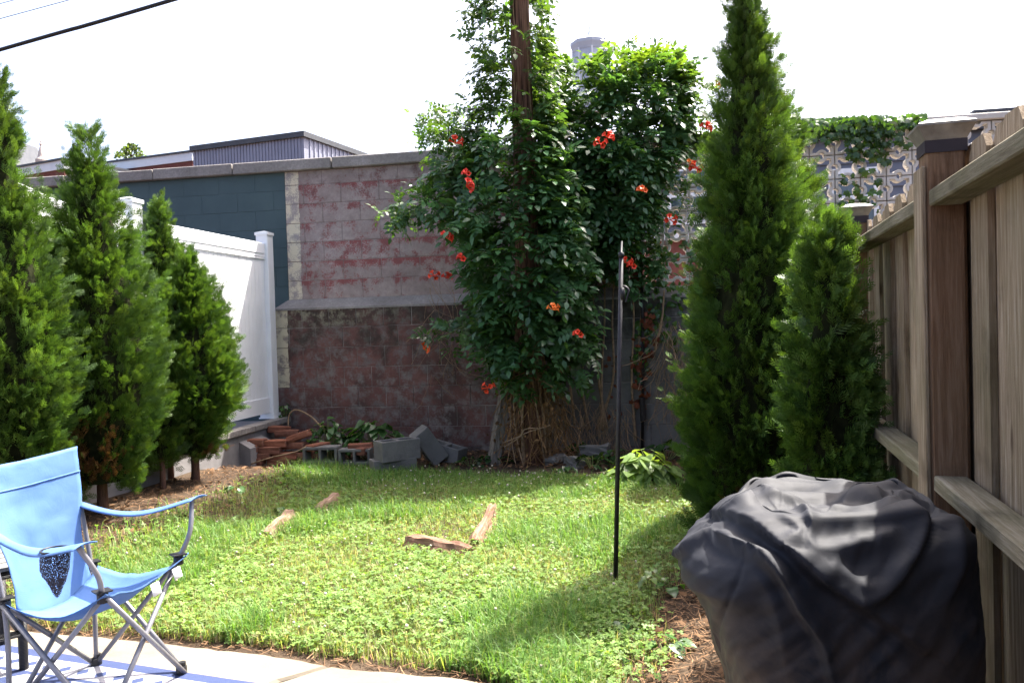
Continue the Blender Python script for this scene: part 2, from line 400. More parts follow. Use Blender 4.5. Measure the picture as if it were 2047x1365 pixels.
# ---- pierced block screen on top of the wall
k = NT('cast_concrete'); v = k.pos(); nf = k.noise(v, 90, 4, .7); nv = k.noise(v, 5, 5, .6)
k.set(k.ramp(nv, [(.3, (.46, .425, .38)), (.7, (.66, .62, .57))]), .9, .2); k.bump(nf, .4, .004); MAT_CAST = k.m
PB = .2215
scr = empty('breeze_block_screen', lot(0, 0, 0), -R(10)); tag(scr, 'pale pierced breeze block screen with ring pattern on top of the wall', 'screen wall')
def breeze():
    h = PB / 2 - .004; r = .025; s = .081; Rr = .053
    def outer():
        P = [(h, 0)]
        P = [(h - r * math.cos(t), r * math.sin(t)) for t in np.linspace(0, math.pi / 2, 5)] + [(h, .035), (h, .07), (h, h)]
        return P
    def inner():
        yc = math.sqrt(Rr * Rr - (h - s) ** 2); t1 = math.asin(yc / Rr)
        P = [(h - Rr * math.cos(t), Rr * math.sin(t)) for t in np.linspace(0, t1, 5)] + [(s, yc + (s - yc) * .33), (s, yc + (s - yc) * .66), (s, s)]
        return P
    def ring(f):
        q = f(); half = q + [(b, a) for a, b in reversed(q[:-1])]      # 0..90 degrees
        full = []
        for i in range(4):
            ca, sa = math.cos(i * math.pi / 2), math.sin(i * math.pi / 2)
            full += [(a * ca - b * sa, a * sa + b * ca) for a, b in half[:-1]]
        return full
    o, i = ring(outer), ring(inner); n = len(o); d = .045; V = []; F = []
    def inset(P, q, e): return [(a + (c_ - a) * e, b + (d_ - b) * e) for (a, b), (c_, d_) in zip(P, q)]
    rings = [(o, d), (o, -d + .005), (inset(o, i, .12), -d), (inset(o, i, .86), -d), (i, -d + .008), (i, d)]
    for P, y in rings: V += [(a, y, b) for a, b in P]
    m = len(rings)
    for q in range(m):
        for j in range(n):
            a, b = q * n, ((q + 1) % m) * n
            F.append((a + j, a + (j + 1) % n, b + (j + 1) % n, b + j))
    me = mesh('breeze_block', V, F, MAT_CAST)
    bm = bmesh.new(); bm.from_mesh(me); bmesh.ops.recalc_face_normals(bm, faces=bm.faces); bm.to_mesh(me); bm.free()
    return me
BM_ = breeze()
xa = wl(1374.7, 420, .06)[0]; x0s = xa - PB * 3; zs = wl(1374.7, 563, .06)[1]
for r_ in range(6):
    for c_ in range(17):
        o = link('breeze_block', BM_, scr); o.location = (x0s + PB * (c_ + .5), .06, zs + PB * (r_ + .5))
        o.rotation_euler = (0, [0, math.pi / 2, math.pi, 1.5 * math.pi][rnd.randrange(4)], 0)
me = bevbox('screen_cap', PB * 17 + .1, .16, .06, .008, MAT_CAST); o = link('screen_cap', me, scr); o.location = (x0s + PB * 8.5, .06, zs + PB * 6 + .034)
# brick pier beside the screen
k = NT('pier_brick'); v = k.pos(); nv = k.noise(v, 14, 5)
k.set(k.ramp(nv, [(.3, (.13, .035, .025)), (.7, (.25, .075, .05))]), .9, .2); k.bump(k.noise(v, 80, 3), .4, .004); MAT_PBR = k.m
pier = empty('brick_pier', lot(0, 0, 0), -R(10)); tag(pier, 'narrow red brick pier at the end of the pierced block screen', 'pier')
pm = bevbox('brick', .125, .16, .058, .004, MAT_PBR); z = ZU - .03
while z < 2.95:
    o = link('brick', pm, pier); o.location = (XP + .066 + rnd.uniform(-.002, .002), .03 + rnd.uniform(-.003, .003), z + .03); z += .067
obj('mortar_core', boxv(XP + .008, XP + .124, -.044, .105, ZU - .05, z), BOXF, MAT_MORT, pier)
obj('coping_stone', boxv(XP - .02 + .045, x0s + .0, -.0, .12, z - .0, z + .05), BOXF, MAT_COPE, pier)
# dark iron pipe on the wall
k = plain('rusty_black_iron', (.018, .014, .013), .7, .3, 0.0, .4, 40)
MAT_IRON = k
pp = [wl(1283, 598, -.16), wl(1283, 884, -.16)]
P = [lot(pp[0][0], -.16, pp[0][1] + .3), lot(pp[0][0], -.16, 1.0), lot(pp[1][0], -.16, -.03)]
V, F = tube(P, .014, 10); dp = obj('iron_pipe', V, F, MAT_IRON, smooth=True)
tag(dp, 'thin black iron pipe running down the block wall below the brick pier', 'pipe')
V, F = tube([lot(pp[0][0] - .02, -.17, .52), lot(pp[0][0] - .015, -.19, .30)], .028, 8); obj('cleat', V, F, MAT_IRON, dp)

# ---- white vinyl fence on a concrete kerb
k = NT('white_vinyl'); v = k.pos((1, 1, 1)); nv = k.noise(v, 4, 4)
k.set(k.ramp(nv, [(.3, (.74, .75, .77)), (.7, (.82, .83, .85))]), .35, .4); MAT_VINYL = k.m
FX = -.11; YP = [-.27, -2.37, -4.5, -6.63]; FB = .385
vf = empty('vinyl_fence', lot(FX, 0, 0), -R(10)); tag(vf, 'white vinyl privacy fence with grooved panels and capped posts', 'fence')
def vpost(y, zt):
    me = bevbox('post', .125, .125, zt - FB, .006, MAT_VINYL); o = link('post', me, vf); o.location = (0, y, (zt + FB) / 2)
    V = boxv(-.07, .07, -.07, .07, 0, .028) + [(0, 0, .05)]
    F = [f for f in BOXF if f != (4, 5, 6, 7)] + [(4, 5, 8), (5, 6, 8), (6, 7, 8), (7, 4, 8)]
    cpo = obj('cap', V, F, MAT_VINYL, o); cpo.location = (0, 0, (zt - FB) / 2 - .004)
    V = boxv(-.085, .085, -.085, .085, 0, .012) + boxv(-.075, .075, -.075, .075, .012, .05)
    sk = obj('skirt', V, BOXF + [tuple(i + 8 for i in f) for f in BOXF], MAT_VINYL, o); sk.location = (0, 0, -(zt - FB) / 2 - .012)
zt = [hit(538, 470, lot(FX, YP[0]), LY)[2], hit(262, 400, lot(FX, YP[1]), LY)[2] - .02]
zt += [zt[1] + .06, zt[1] + .06]
for y, z_ in zip(YP, zt): vpost(y, z_)
slat_m = {}
for bay in range(3):
    y1, y0 = YP[bay] - .062, YP[bay + 1] + .062
    def top(y):
        return zt[0] - .085 if bay == 0 else zt[0] - .085 + .13 * float(sstep(-2.9, -3.9, y))
    # top rail, follows the curve
    n = 14; V = []; F = []
    for i in range(n + 1):
        y = y0 + (y1 - y0) * i / n; t = top(y)
        for (xx, zz) in ((-.028, -.14), (.028, -.14), (.028, -.115), (.034, -.105), (.034, -.012), (.024, 0), (-.024, 0), (-.034, -.012), (-.034, -.105), (-.028, -.115)):
            V.append((xx, y, t + zz))
    for i in range(n):
        for j in range(10): F.append((i * 10 + j, i * 10 + (j + 1) % 10, (i + 1) * 10 + (j + 1) % 10, (i + 1) * 10 + j))
    tr = obj('top_rail', V, F, MAT_VINYL, vf)
    obj('trim_bead', [(xx, y, top(y) - .165 + zz) for y in (y0, y1) for xx, zz in ((.026, 0), (.032, .004), (.032, .014), (.026, .018))], [(0, 1, 5, 4), (1, 2, 6, 5), (2, 3, 7, 6), (3, 0, 4, 7)], MAT_VINYL, tr)
    br = obj('bottom_rail', boxv(-.03, .03, y0, y1, FB + .05, FB + .20), BOXF, MAT_VINYL, vf)
    y = y0 + .004; w = .148
    while y < y1 - .02:
        ye = min(y + w, y1); V = []; g = .004
        zb, t = FB + .195, top((y + ye) / 2) - .13
        prof = [(-.018, 0), (.012, 0), (.018, g), (.018, (ye - y) / 2 - g), (.014, (ye - y) / 2), (.018, (ye - y) / 2 + g), (.018, ye - y - g), (.012, ye - y), (-.018, ye - y)]
        V = [(a, y + b, zb) for a, b in prof] + [(a, y + b, t) for a, b in prof]; m = len(prof)
        F = [(i, (i + 1) % m, m + (i + 1) % m, m + i) for i in range(m)]
        obj('slat', V, F, MAT_VINYL, vf); y = ye
# kerb the fence stands on
k = NT('kerb_concrete'); v = k.pos(); nv = k.noise(v, 5, 6, .7); nf = k.noise(v, 60, 4, .7)
k.set(k.ramp(nv, [(.3, (.15, .14, .14)), (.7, (.26, .25, .25))]), .9, .2); k.bump(nf, .4, .005); MAT_KERB = k.m
kb = obj('kerb_wall', boxv(-1.2, .13, -8.0, -.13, -.2, FB - .06) , BOXF, MAT_KERB); kb.location = lot(FX, 0, 0); kb.rotation_euler = (0, 0, -R(10))
tag(kb, 'low grey concrete kerb wall under the white vinyl fence', 'kerb')
for i in range(31):
    me = bevbox('edging_stone', .13, .245, .055, .006, MAT_COPE, .002, i); o = link('edging_stone', me, kb); o.location = (.09, -.26 - .25 * i, FB - .041)
rp = obj('sloped_slab', [(-.0, -.75, .33), (.24, -.70, .20), (.24, -1.15, .20), (0, -1.15, .33), (0, -.75, -.05), (.24, -.70, -.05), (.24, -1.15, -.05), (0, -1.15, -.05)], [(0, 1, 2, 3)[::-1], (0, 4, 5, 1)[::-1], (1, 5, 6, 2)[::-1], (3, 2, 6, 7)[::-1], (0, 3, 7, 4)[::-1]], MAT_KERB, kb)

# ---- weathered wooden fence on the right
k = NT('weathered_wood'); oi = k.n('ShaderNodeObjectInfo')
v = k.co('Object'); sh = k.n('ShaderNodeVectorMath', operation='ADD'); k.t.links.new(v, sh.inputs[0])
cmb = k.n('ShaderNodeCombineXYZ'); rr_ = k.math('MULTIPLY', oi.outputs['Random'], 37.0); k.put(cmb.inputs[0], rr_); k.put(cmb.inputs[2], rr_); k.t.links.new(cmb.outputs[0], sh.inputs[1])
def woodmat(name, lo, mid, hi, green=.35, axis='z'):
    k = NT(name); oi = k.n('ShaderNodeObjectInfo'); v = k.co('Object')
    sh = k.n('ShaderNodeVectorMath', operation='ADD'); k.t.links.new(v, sh.inputs[0])
    cmb = k.n('ShaderNodeCombineXYZ'); r_ = k.math('MULTIPLY', oi.outputs['Random'], 37.0)
    for i in range(3): k.put(cmb.inputs[i], r_)
    k.t.links.new(cmb.outputs[0], sh.inputs[1])
    mp = k.n('ShaderNodeMapping'); mp.inputs['Scale'].default_value = (22, 22, 1.1) if axis == 'z' else (22, 1.1, 22)
    k.t.links.new(sh.outputs[0], mp.inputs[0])
    gr = k.noise(mp.outputs[0], 3.0, 6, .65, .6); fine = k.noise(mp.outputs[0], 14, 4, .7)
    bl = k.noise(sh.outputs[0], 2.2, 4); bl2 = k.noise(sh.outputs[0], 5.5, 5)
    c = k.ramp(k.math('ADD', k.math('MULTIPLY', gr, .75), k.math('MULTIPLY', fine, .3)), [(.33, lo), (.52, mid), (.70, hi)])
    c = k.mix(k.ramp(bl, [(.45, (0, 0, 0)), (.7, (green, green, green))]), c, (.085, .085, .035))
    c = k.mix(k.ramp(bl2, [(.56, (0, 0, 0)), (.76, (.6, .6, .6))]), c, tuple(q * .35 for q in lo))
    kn = k.n('ShaderNodeTexVoronoi'); kn.inputs['Scale'].default_value = 1.0
    mp2 = k.n('ShaderNodeMapping'); mp2.inputs['Scale'].default_value = (8, 8, 2.6) if axis == 'z' else (8, 2.6, 8); k.t.links.new(sh.outputs[0], mp2.inputs[0]); k.t.links.new(mp2.outputs[0], kn.inputs['Vector'])
    c = k.mix(k.ramp(kn.outputs['Distance'], [(.05, (.75, .75, .75)), (.12, (0, 0, 0))]), c, (.05, .028, .018))
    f = k.range(oi.outputs['Random'], 0, 1, .82, 1.15); c = k.mix(1.0, c, f, 'MULTIPLY')
    k.set(c, .88, .15); k.bump(k.math('ADD', gr, k.math('MULTIPLY', fine, .6)), .6, .004)
    return k.m
MAT_BOARD = woodmat('weathered_board', (.105, .072, .042), (.26, .195, .128), (.42, .345, .26), .42)
MAT_POST = woodmat('weathered_post', (.105, .055, .028), (.205, .120, .070), (.30, .20, .13), .30)
MAT_RAIL = woodmat('mossy_rail', (.09, .075, .05), (.175, .15, .10), (.28, .25, .19), .5, 'y')
k = NT('post_cap_metal'); v = k.pos(); nv = k.noise(v, 25, 5)
k.set(k.ramp(nv, [(.35, (.115, .10, .08)), (.65, (.21, .19, .155))]), .45, .4); MAT_CAP = k.m
MAT_DARK = plain('dark_stain', (.022, .014, .016), .6, .3)
FD = np.array([math.sin(R(15.9)), math.cos(R(15.9))]); FN = np.array([FD[1], -FD[0]])      # along the fence / towards its far side
F0 = np.array(W(1857, 640, 2.10))[:2]
wf = empty('wooden_fence', (F0[0], F0[1], 0), -R(15.9)); tag(wf, 'weathered wooden board fence with capped posts and mossy rails', 'fence')
def fence_v(p):
    return (p[..., 0] - F0[0]) * FN[0] + (p[..., 1] - F0[1]) * FN[1]
PW = .094; PS = 1.64; ZPT = 1.69
posts_u = [0, PS, PS * 2, PS * 3, -2.2]
for u in posts_u:
    me = bevbox('post', PW, PW, ZPT + .3, .008, MAT_POST); o = link('post', me, wf); o.location = (PW / 2, u + PW / 2, (ZPT - .3) / 2)
    cz = (ZPT + .3) / 2
    V, F = merge([(boxv(-.0505, .0505, -.0505, .0505, -.028, .004), BOXF)]); co_ = obj('collar', V, F, MAT_DARK, o); co_.location = (0, 0, cz)
    V = [(s * a, t * a, z) for a, z in ((.049, .004), (.066, .036), (.069, .040), (.069, .046), (.04, .060)) for s, t in ((-1, -1), (1, -1), (1, 1), (-1, 1))] + [(0, 0, .068)]
    F = [(i * 4 + j, i * 4 + (j + 1) % 4, (i + 1) * 4 + (j + 1) % 4, (i + 1) * 4 + j) for i in range(4) for j in range(4)] + [(16, 17, 20), (17, 18, 20), (18, 19, 20), (19, 16, 20), (3, 2, 1, 0)]
    co_ = obj('cap', V, F, MAT_CAP, o); co_.location = (0, 0, cz)
trim = bevbox('post_trim', .012, .10, ZPT + .1, .003, MAT_BOARD)
for u in posts_u[:3]:
    o = link('post_trim', trim, wf); o.location = (-.0065, u + PW / 2 + .004, (ZPT - .1) / 2 - .06)
RV = .080
for u0, u1 in ((-2.2, 0), (0, PS), (PS, 2 * PS), (2 * PS, 3 * PS)):
    for zr in (.065, .816, 1.567):
        L = u1 - u0 - PW - .004; n = 10
        me = bevbox('rail', RV, L, .042, .004, MAT_RAIL, .0, 0); o = link('rail', me, wf)
        o.location = (.004 + RV / 2, (u0 + u1 + PW) / 2, zr - .021); o.rotation_euler = (R(rnd.uniform(-.15, .15)), R(rnd.uniform(-1.5, 1.5)), 0)
    u = u0 + (PW if u0 > -2 else 0) - .02; n = 0
    while u < u1 + .04:
        w = .138 + rnd.uniform(-.004, .004); zt_ = 1.672 + rnd.uniform(-.008, .008); th = .016; e = .034
        y0 = 0; pv = [(0, 0), (w, 0), (w, zt_ - e), (w - e * .75, zt_), (e * .75, zt_), (0, zt_ - e)]
        off = 0.0 if n % 2 == 0 else .017
        V = [(RV + .008, a, b) for a, b in pv] + [(RV + .008 + th, a, b) for a, b in pv]
        F = [(0, 1, 2, 3, 4, 5)[::-1], (6, 7, 8, 9, 10, 11)] + [(i, (i + 1) % 6, 6 + (i + 1) % 6, 6 + i) for i in range(6)]
        o = obj('board', V, F, MAT_BOARD, wf); o.location = (off + rnd.uniform(0, .002), u, 0); o.rotation_euler = (rnd.uniform(-.004, .004), 0, rnd.uniform(-.012, .012))
        u += w - (.012 if n % 2 == 0 else .010); n += 1

# ---- buildings beyond the wall
def facade_mat(name, lo, hi, rough=.6, sc=3):
    k = NT(name); v = k.pos(); k.set(k.ramp(k.noise(v, sc, 5), [(.3, lo), (.7, hi)]), rough, .3); return k.m
MAT_METAL = facade_mat('ribbed_metal', (.235, .245, .315), (.27, .28, .355))
MAT_TRIM = facade_mat('dark_trim', (.055, .06, .07), (.08, .085, .095))
MAT_WHITE = facade_mat('white_band', (.66, .68, .72), (.76, .78, .80))
k = NT('far_brick'); bt = k.n('ShaderNodeTexBrick'); k.t.links.new(k.co('Object', None, (1, 1, 1)), bt.inputs[0])
MAT_FBRICK = facade_mat('far_brick_wall', (.155, .055, .045), (.215, .08, .062), .9, 8)
MAT_FSLATE = facade_mat('blue_grey_siding', (.105, .115, .15), (.135, .145, .185), .6)
k = NT('window_glass'); k.set((.05, .07, .09), .03, .9); MAT_GLASS = k.m
def pt(px, py, Y): return W(px, py, Y)
# grey penthouse
A, B = W(383, 289, 24.0), W(605, 267, 22.6); top_z = (A.z + B.z) / 2; A.z = B.z = top_z
dirp = (B - A).normalized(); back = Vector((-dirp.y, dirp.x, 0)); Lp = (B - A).length
gb = empty('penthouse_building', (A.x, A.y, 0), math.atan2(dirp.y, dirp.x)); tag(gb, 'blue grey ribbed metal penthouse with dark roof edge behind the wall', 'building')
zb = 3.0
obj('wall', boxv(0, Lp, .04, 7, zb, top_z - .1), BOXF, MAT_METAL, gb)
nr = int(Lp / .11); ribm = mesh('rib', boxv(0, .07, .022, .05, zb, top_z - .14), BOXF, MAT_METAL)
for i in range(nr):
    o = link('rib', ribm, gb); o.location = (+.02 + i * .11, -.005, 0)
for i in range(30):
    o = link('rib', ribm, gb); o.location = (Lp + .045, .3 + i * .22, 0); o.rotation_euler = (0, 0, math.pi / 2)
obj('roof_edge', boxv(-.04, Lp + .08, -.06, 7, top_z - .15, top_z), BOXF, MAT_TRIM, gb)
# brick building
def brick_building(pa, pb, Y0, Y1, depth, label):
    A, B = W(*pa, Y0), W(*pb, Y1); z = (A.z + B.z) / 2
    A.z = B.z = 0; d = B - A; L = d.length
    e = empty('brick_building', (A.x, A.y, 0), math.atan2(d.y, d.x)); tag(e, label, 'building')
    bh = .075; nrow = 22; me = mesh('brick_course', boxv(0, L, 0, .3, 0, bh - .012), BOXF, MAT_FBRICK)
    obj('wall', boxv(.01, L - .01, .012, depth, 2.0, z - .30), BOXF, MAT_FBRICK, e)
    for i in range(nrow):
        o = link('brick_course', me, e); o.location = (0, 0, z - .33 - (i + 1) * bh)
    obj('white_band', boxv(-.03, L + .03, -.04, depth, z - .32, z - .06), BOXF, MAT_WHITE, e)
    obj('roof_edge', boxv(-.06, L + .06, -.08, depth, z - .06, z), BOXF, MAT_TRIM, e)
    return e
brick_building((40, 331), (127, 317), 24.5, 23.6, 5, 'low red brick building end with white band beside the stone turret')
brick_building((180, 325), (384, 304), 26.5, 25.0, 6, 'long red brick building with white band beside the grey penthouse')
# stone turret
k = facade_mat('pale_stone', (.42, .36, .32), (.55, .48, .43), .9, 6); MAT_STONE = k
tb = W(83, 328, 46.0); s_ = 46 / 1600.
V, F = lathe([(9 * s_, -3), (9 * s_, 0), (10.5 * s_, .1), (10.5 * s_, .25), (8.5 * s_, .3), (6.5 * s_, 14 * s_), (4.5 * s_, 24 * s_), (2.4 * s_, 33 * s_)], 14)
tu = obj('stone_turret', V, F, MAT_STONE, smooth=False); tu.location = tb; tag(tu, 'small pale stone turret with ball finial beyond the roofs', 'turret')
V, F = lathe([(1.2 * s_, 0), (1.2 * s_, 3 * s_), (2.6 * s_, 5 * s_), (2.6 * s_, 7 * s_), (.9 * s_, 8 * s_), (.9 * s_, 10 * s_), (1.5 * s_, 11.5 * s_), (.2 * s_, 14 * s_)], 10)
fi = obj('finial', V, F, MAT_STONE, tu); fi.location = (0, 0, 33 * s_)
q = W(22, 330, 50.0); rf = obj('turret_roof', [(-1.6, 0, -2), (0.55, 0, -2), (.35, 0, 0), (-.05, 0, 1.7), (-1.6, 0, 1.7), (-1.6, 3, -2), (.55, 3, -2), (.35, 3, 0), (-.05, 3, 1.7), (-1.6, 3, 1.7)], [(0, 1, 2, 3, 4), (1, 6, 7, 2), (2, 7, 8, 3), (3, 8, 9, 4), (9, 8, 7, 6, 5)], MAT_TRIM); rf.location = q
rf.name = 'slate_roof'; tag(rf, 'dark steep slate roof slope beyond the brick building', 'roof')
# white cupola
s_ = 34 / 1600.; cb = W(1181, 160, 34.0)
cu = empty('cupola', cb); tag(cu, 'pale octagonal cupola with spire above the vines', 'cupola')
MAT_CUP = facade_mat('cupola_panel', (.42, .47, .55), (.52, .56, .62), .6)
V, F = lathe([(34 * s_, -70 * s_), (34 * s_, 56 * s_)], 8); obj('drum', V, F, MAT_CUP, cu)
for i in range(8):
    a = 2 * math.pi * i / 8
    V, F = tube([(34.5 * s_ * math.cos(a), 34.5 * s_ * math.sin(a), -70 * s_), (34.5 * s_ * math.cos(a), 34.5 * s_ * math.sin(a), 56 * s_)], 2.0 * s_, 6); obj('corner_bead', V, F, MAT_WHITE, cu)
V, F = lathe([(35 * s_, 54 * s_), (36 * s_, 58 * s_), (39 * s_, 66 * s_), (39 * s_, 72 * s_), (36 * s_, 73 * s_)], 8); obj('cornice', V, F, MAT_CUP, cu)
V, F = lathe([(36 * s_, 73 * s_), (20 * s_, 78 * s_), (7 * s_, 84 * s_), (4.5 * s_, 90 * s_), (3 * s_, 98 * s_), (1.2 * s_, 106 * s_), (.2 * s_, 118 * s_)], 8); obj('spire', V, F, MAT_WHITE, cu)
# blue-grey clapboard house behind the screen
hz = W(2000, 221, 11.4)
hq = hit(1330, 400, lot(0, 3.2), LY); hx = lotc(hq)[0]; HX0, HX1 = hx - 2.0, hx + 9.5
zt_h = hit(1700, 262, lot(0, 3.2), LY)[2]; zt_u = hit(1990, 221, lot(0, 3.2), LY)[2]
hs = empty('clapboard_house', lot(HX0, 3.2, 0), -R(10)); tag(hs, 'blue grey clapboard house with flat dark roof behind the pierced screen', 'house')
Lh = HX1 - HX0; zbk = hit(1390, 466, lot(0, 3.2), LY)[2]
obj('brick_base', boxv(0, Lh, .03, 5, -.1, zbk - .06), BOXF, MAT_FBRICK, hs)
obj('wall', boxv(0, Lh, .04, 5, zbk, zt_h - .1), BOXF, MAT_FSLATE, hs)
sm_ = mesh('siding_board', [(0, -.0, 0), (Lh, -.0, 0), (Lh, .03, .165), (0, .03, .165), (0, .05, 0), (Lh, .05, 0)], [(0, 1, 2, 3), (0, 4, 5, 1)], MAT_FSLATE)
z = zbk
while z < zt_h - .12:
    o = link('siding_board', sm_, hs); o.location = (0, 0, z); z += .16
obj('sill_band', boxv(-.02, Lh, -.05, .05, zbk - .08, zbk), BOXF, MAT_WHITE, hs)
obj('roof', boxv(-.2, Lh + .2, -.1, 5.2, zt_h - .10, zt_h), BOXF, MAT_TRIM, hs)
ux = lotc(hit(1940, 230, lot(0, 3.2), LY))[0] - HX0
obj('upper_wall', boxv(ux + .12, Lh, .05, 5, zt_h, zt_u - .1), BOXF, MAT_FSLATE, hs)
obj('upper_roof', boxv(ux, Lh + .2, -.1, 5.2, zt_u - .10, zt_u), BOXF, MAT_TRIM, hs)
for (pa, pb, ya, yb) in ((1340, 1416, 345, 440), (1665, 1745, 350, 445), (1560, 1610, 350, 440)):
    xa_ = lotc(hit(pa, ya, lot(0, 3.2), LY))[0] - HX0; xb_ = lotc(hit(pb, ya, lot(0, 3.2), LY))[0] - HX0
    za_ = hit(pa, yb, lot(0, 3.2), LY)[2]; zb_ = hit(pa, ya, lot(0, 3.2), LY)[2]
    fr = obj('window', *merge([(boxv(xa_ - .06, xb_ + .06, -.03, .02, a, b), BOXF) for a, b in ((zb_, zb_ + .07), (za_ - .07, za_))] + [(boxv(a, b, -.028, .02, za_, zb_), BOXF) for a, b in ((xa_ - .06, xa_), (xb_, xb_ + .06))]), MAT_WHITE, hs)
    zm = (za_ + zb_) / 2
    obj('pane', boxv(xa_ - .01, xb_ + .01, -.012, -.008, za_ - .01, zm - .02), BOXF, MAT_GLASS, fr); obj('pane', boxv(xa_ - .01, xb_ + .01, -.016, -.012, zm + .02, zb_ + .01), BOXF, MAT_GLASS, fr)
    obj('meeting_rail', boxv(xa_, xb_, -.026, .0, zm - .025, zm + .025), BOXF, MAT_WHITE, fr)
# ================================================================== VEGETATION
MAT_THUJA = leafmat('arborvitae_spray', .30, .5, .3, (1.3, 1.3, .5), .0)
MAT_VINE = leafmat('vine_leaf', .40, .27, .5, (1.5, 1.45, .35), .22)
MAT_GRASS = leafmat('grass_blade', .42, .5, .25, (1.25, 1.25, .5), .0)
k = NT('shaded_twig'); v = k.co('Object'); k.set(k.ramp(k.noise(v, 30, 5), [(.35, (.008, .010, .004)), (.65, (.020, .022, .009))]), .95, .05); MAT_TWIG_SHADE = k.m  # near-black twigs, shade between the sprays put into the colour
k = NT('fibrous_bark'); v = k.co('Object', None, (14, 14, 1.5)); nb = k.noise(v, 5, 6, .7)
k.set(k.ramp(nb, [(.3, (.05, .026, .018)), (.7, (.18, .10, .075))]), .9, .1); k.bump(nb, .8, .01); MAT_BARK = k.m
MAT_STEM = plain('dry_stem', (.23, .155, .095), .85, .2, 0, .35, 30)
MAT_GSTEM = plain('green_stem', (.16, .20, .06), .6, .3, 0, .3, 20)

def spray_template(nb=4):
    V = []; F = []; c = []
    def quad(p, d, w, l, z0, z1, cc):
        d = np.array(d) / np.hypot(*d); s = np.array([-d[1], d[0]]); p = np.array(p); o = len(V)
        V.extend([(*p, z0), (*(p + d * l * .55 + s * w), (z0 + z1) / 2), (*(p + d * l), z1), (*(p + d * l * .55 - s * w), (z0 + z1) / 2)])
        F.append((o, o + 1, o + 2, o + 3)); c.extend([cc * .85, cc, cc * 1.2, cc])
    quad((0, 0), (0, 1), .030, 1.0, 0, .06, 1.0)
    for i in range(nb):
        y = .12 + .72 * i / nb; l = .50 * (1 - .62 * i / nb)
        for sgn in (-1, 1):
            quad((0, y + (.03 if sgn > 0 else 0)), (sgn * .62, .80), .040, l, .02, .05 + .06 * (i % 2), 1.0)
    return np.array(V), np.array(F), np.array(c)
SPV, SPF, SPC = spray_template()

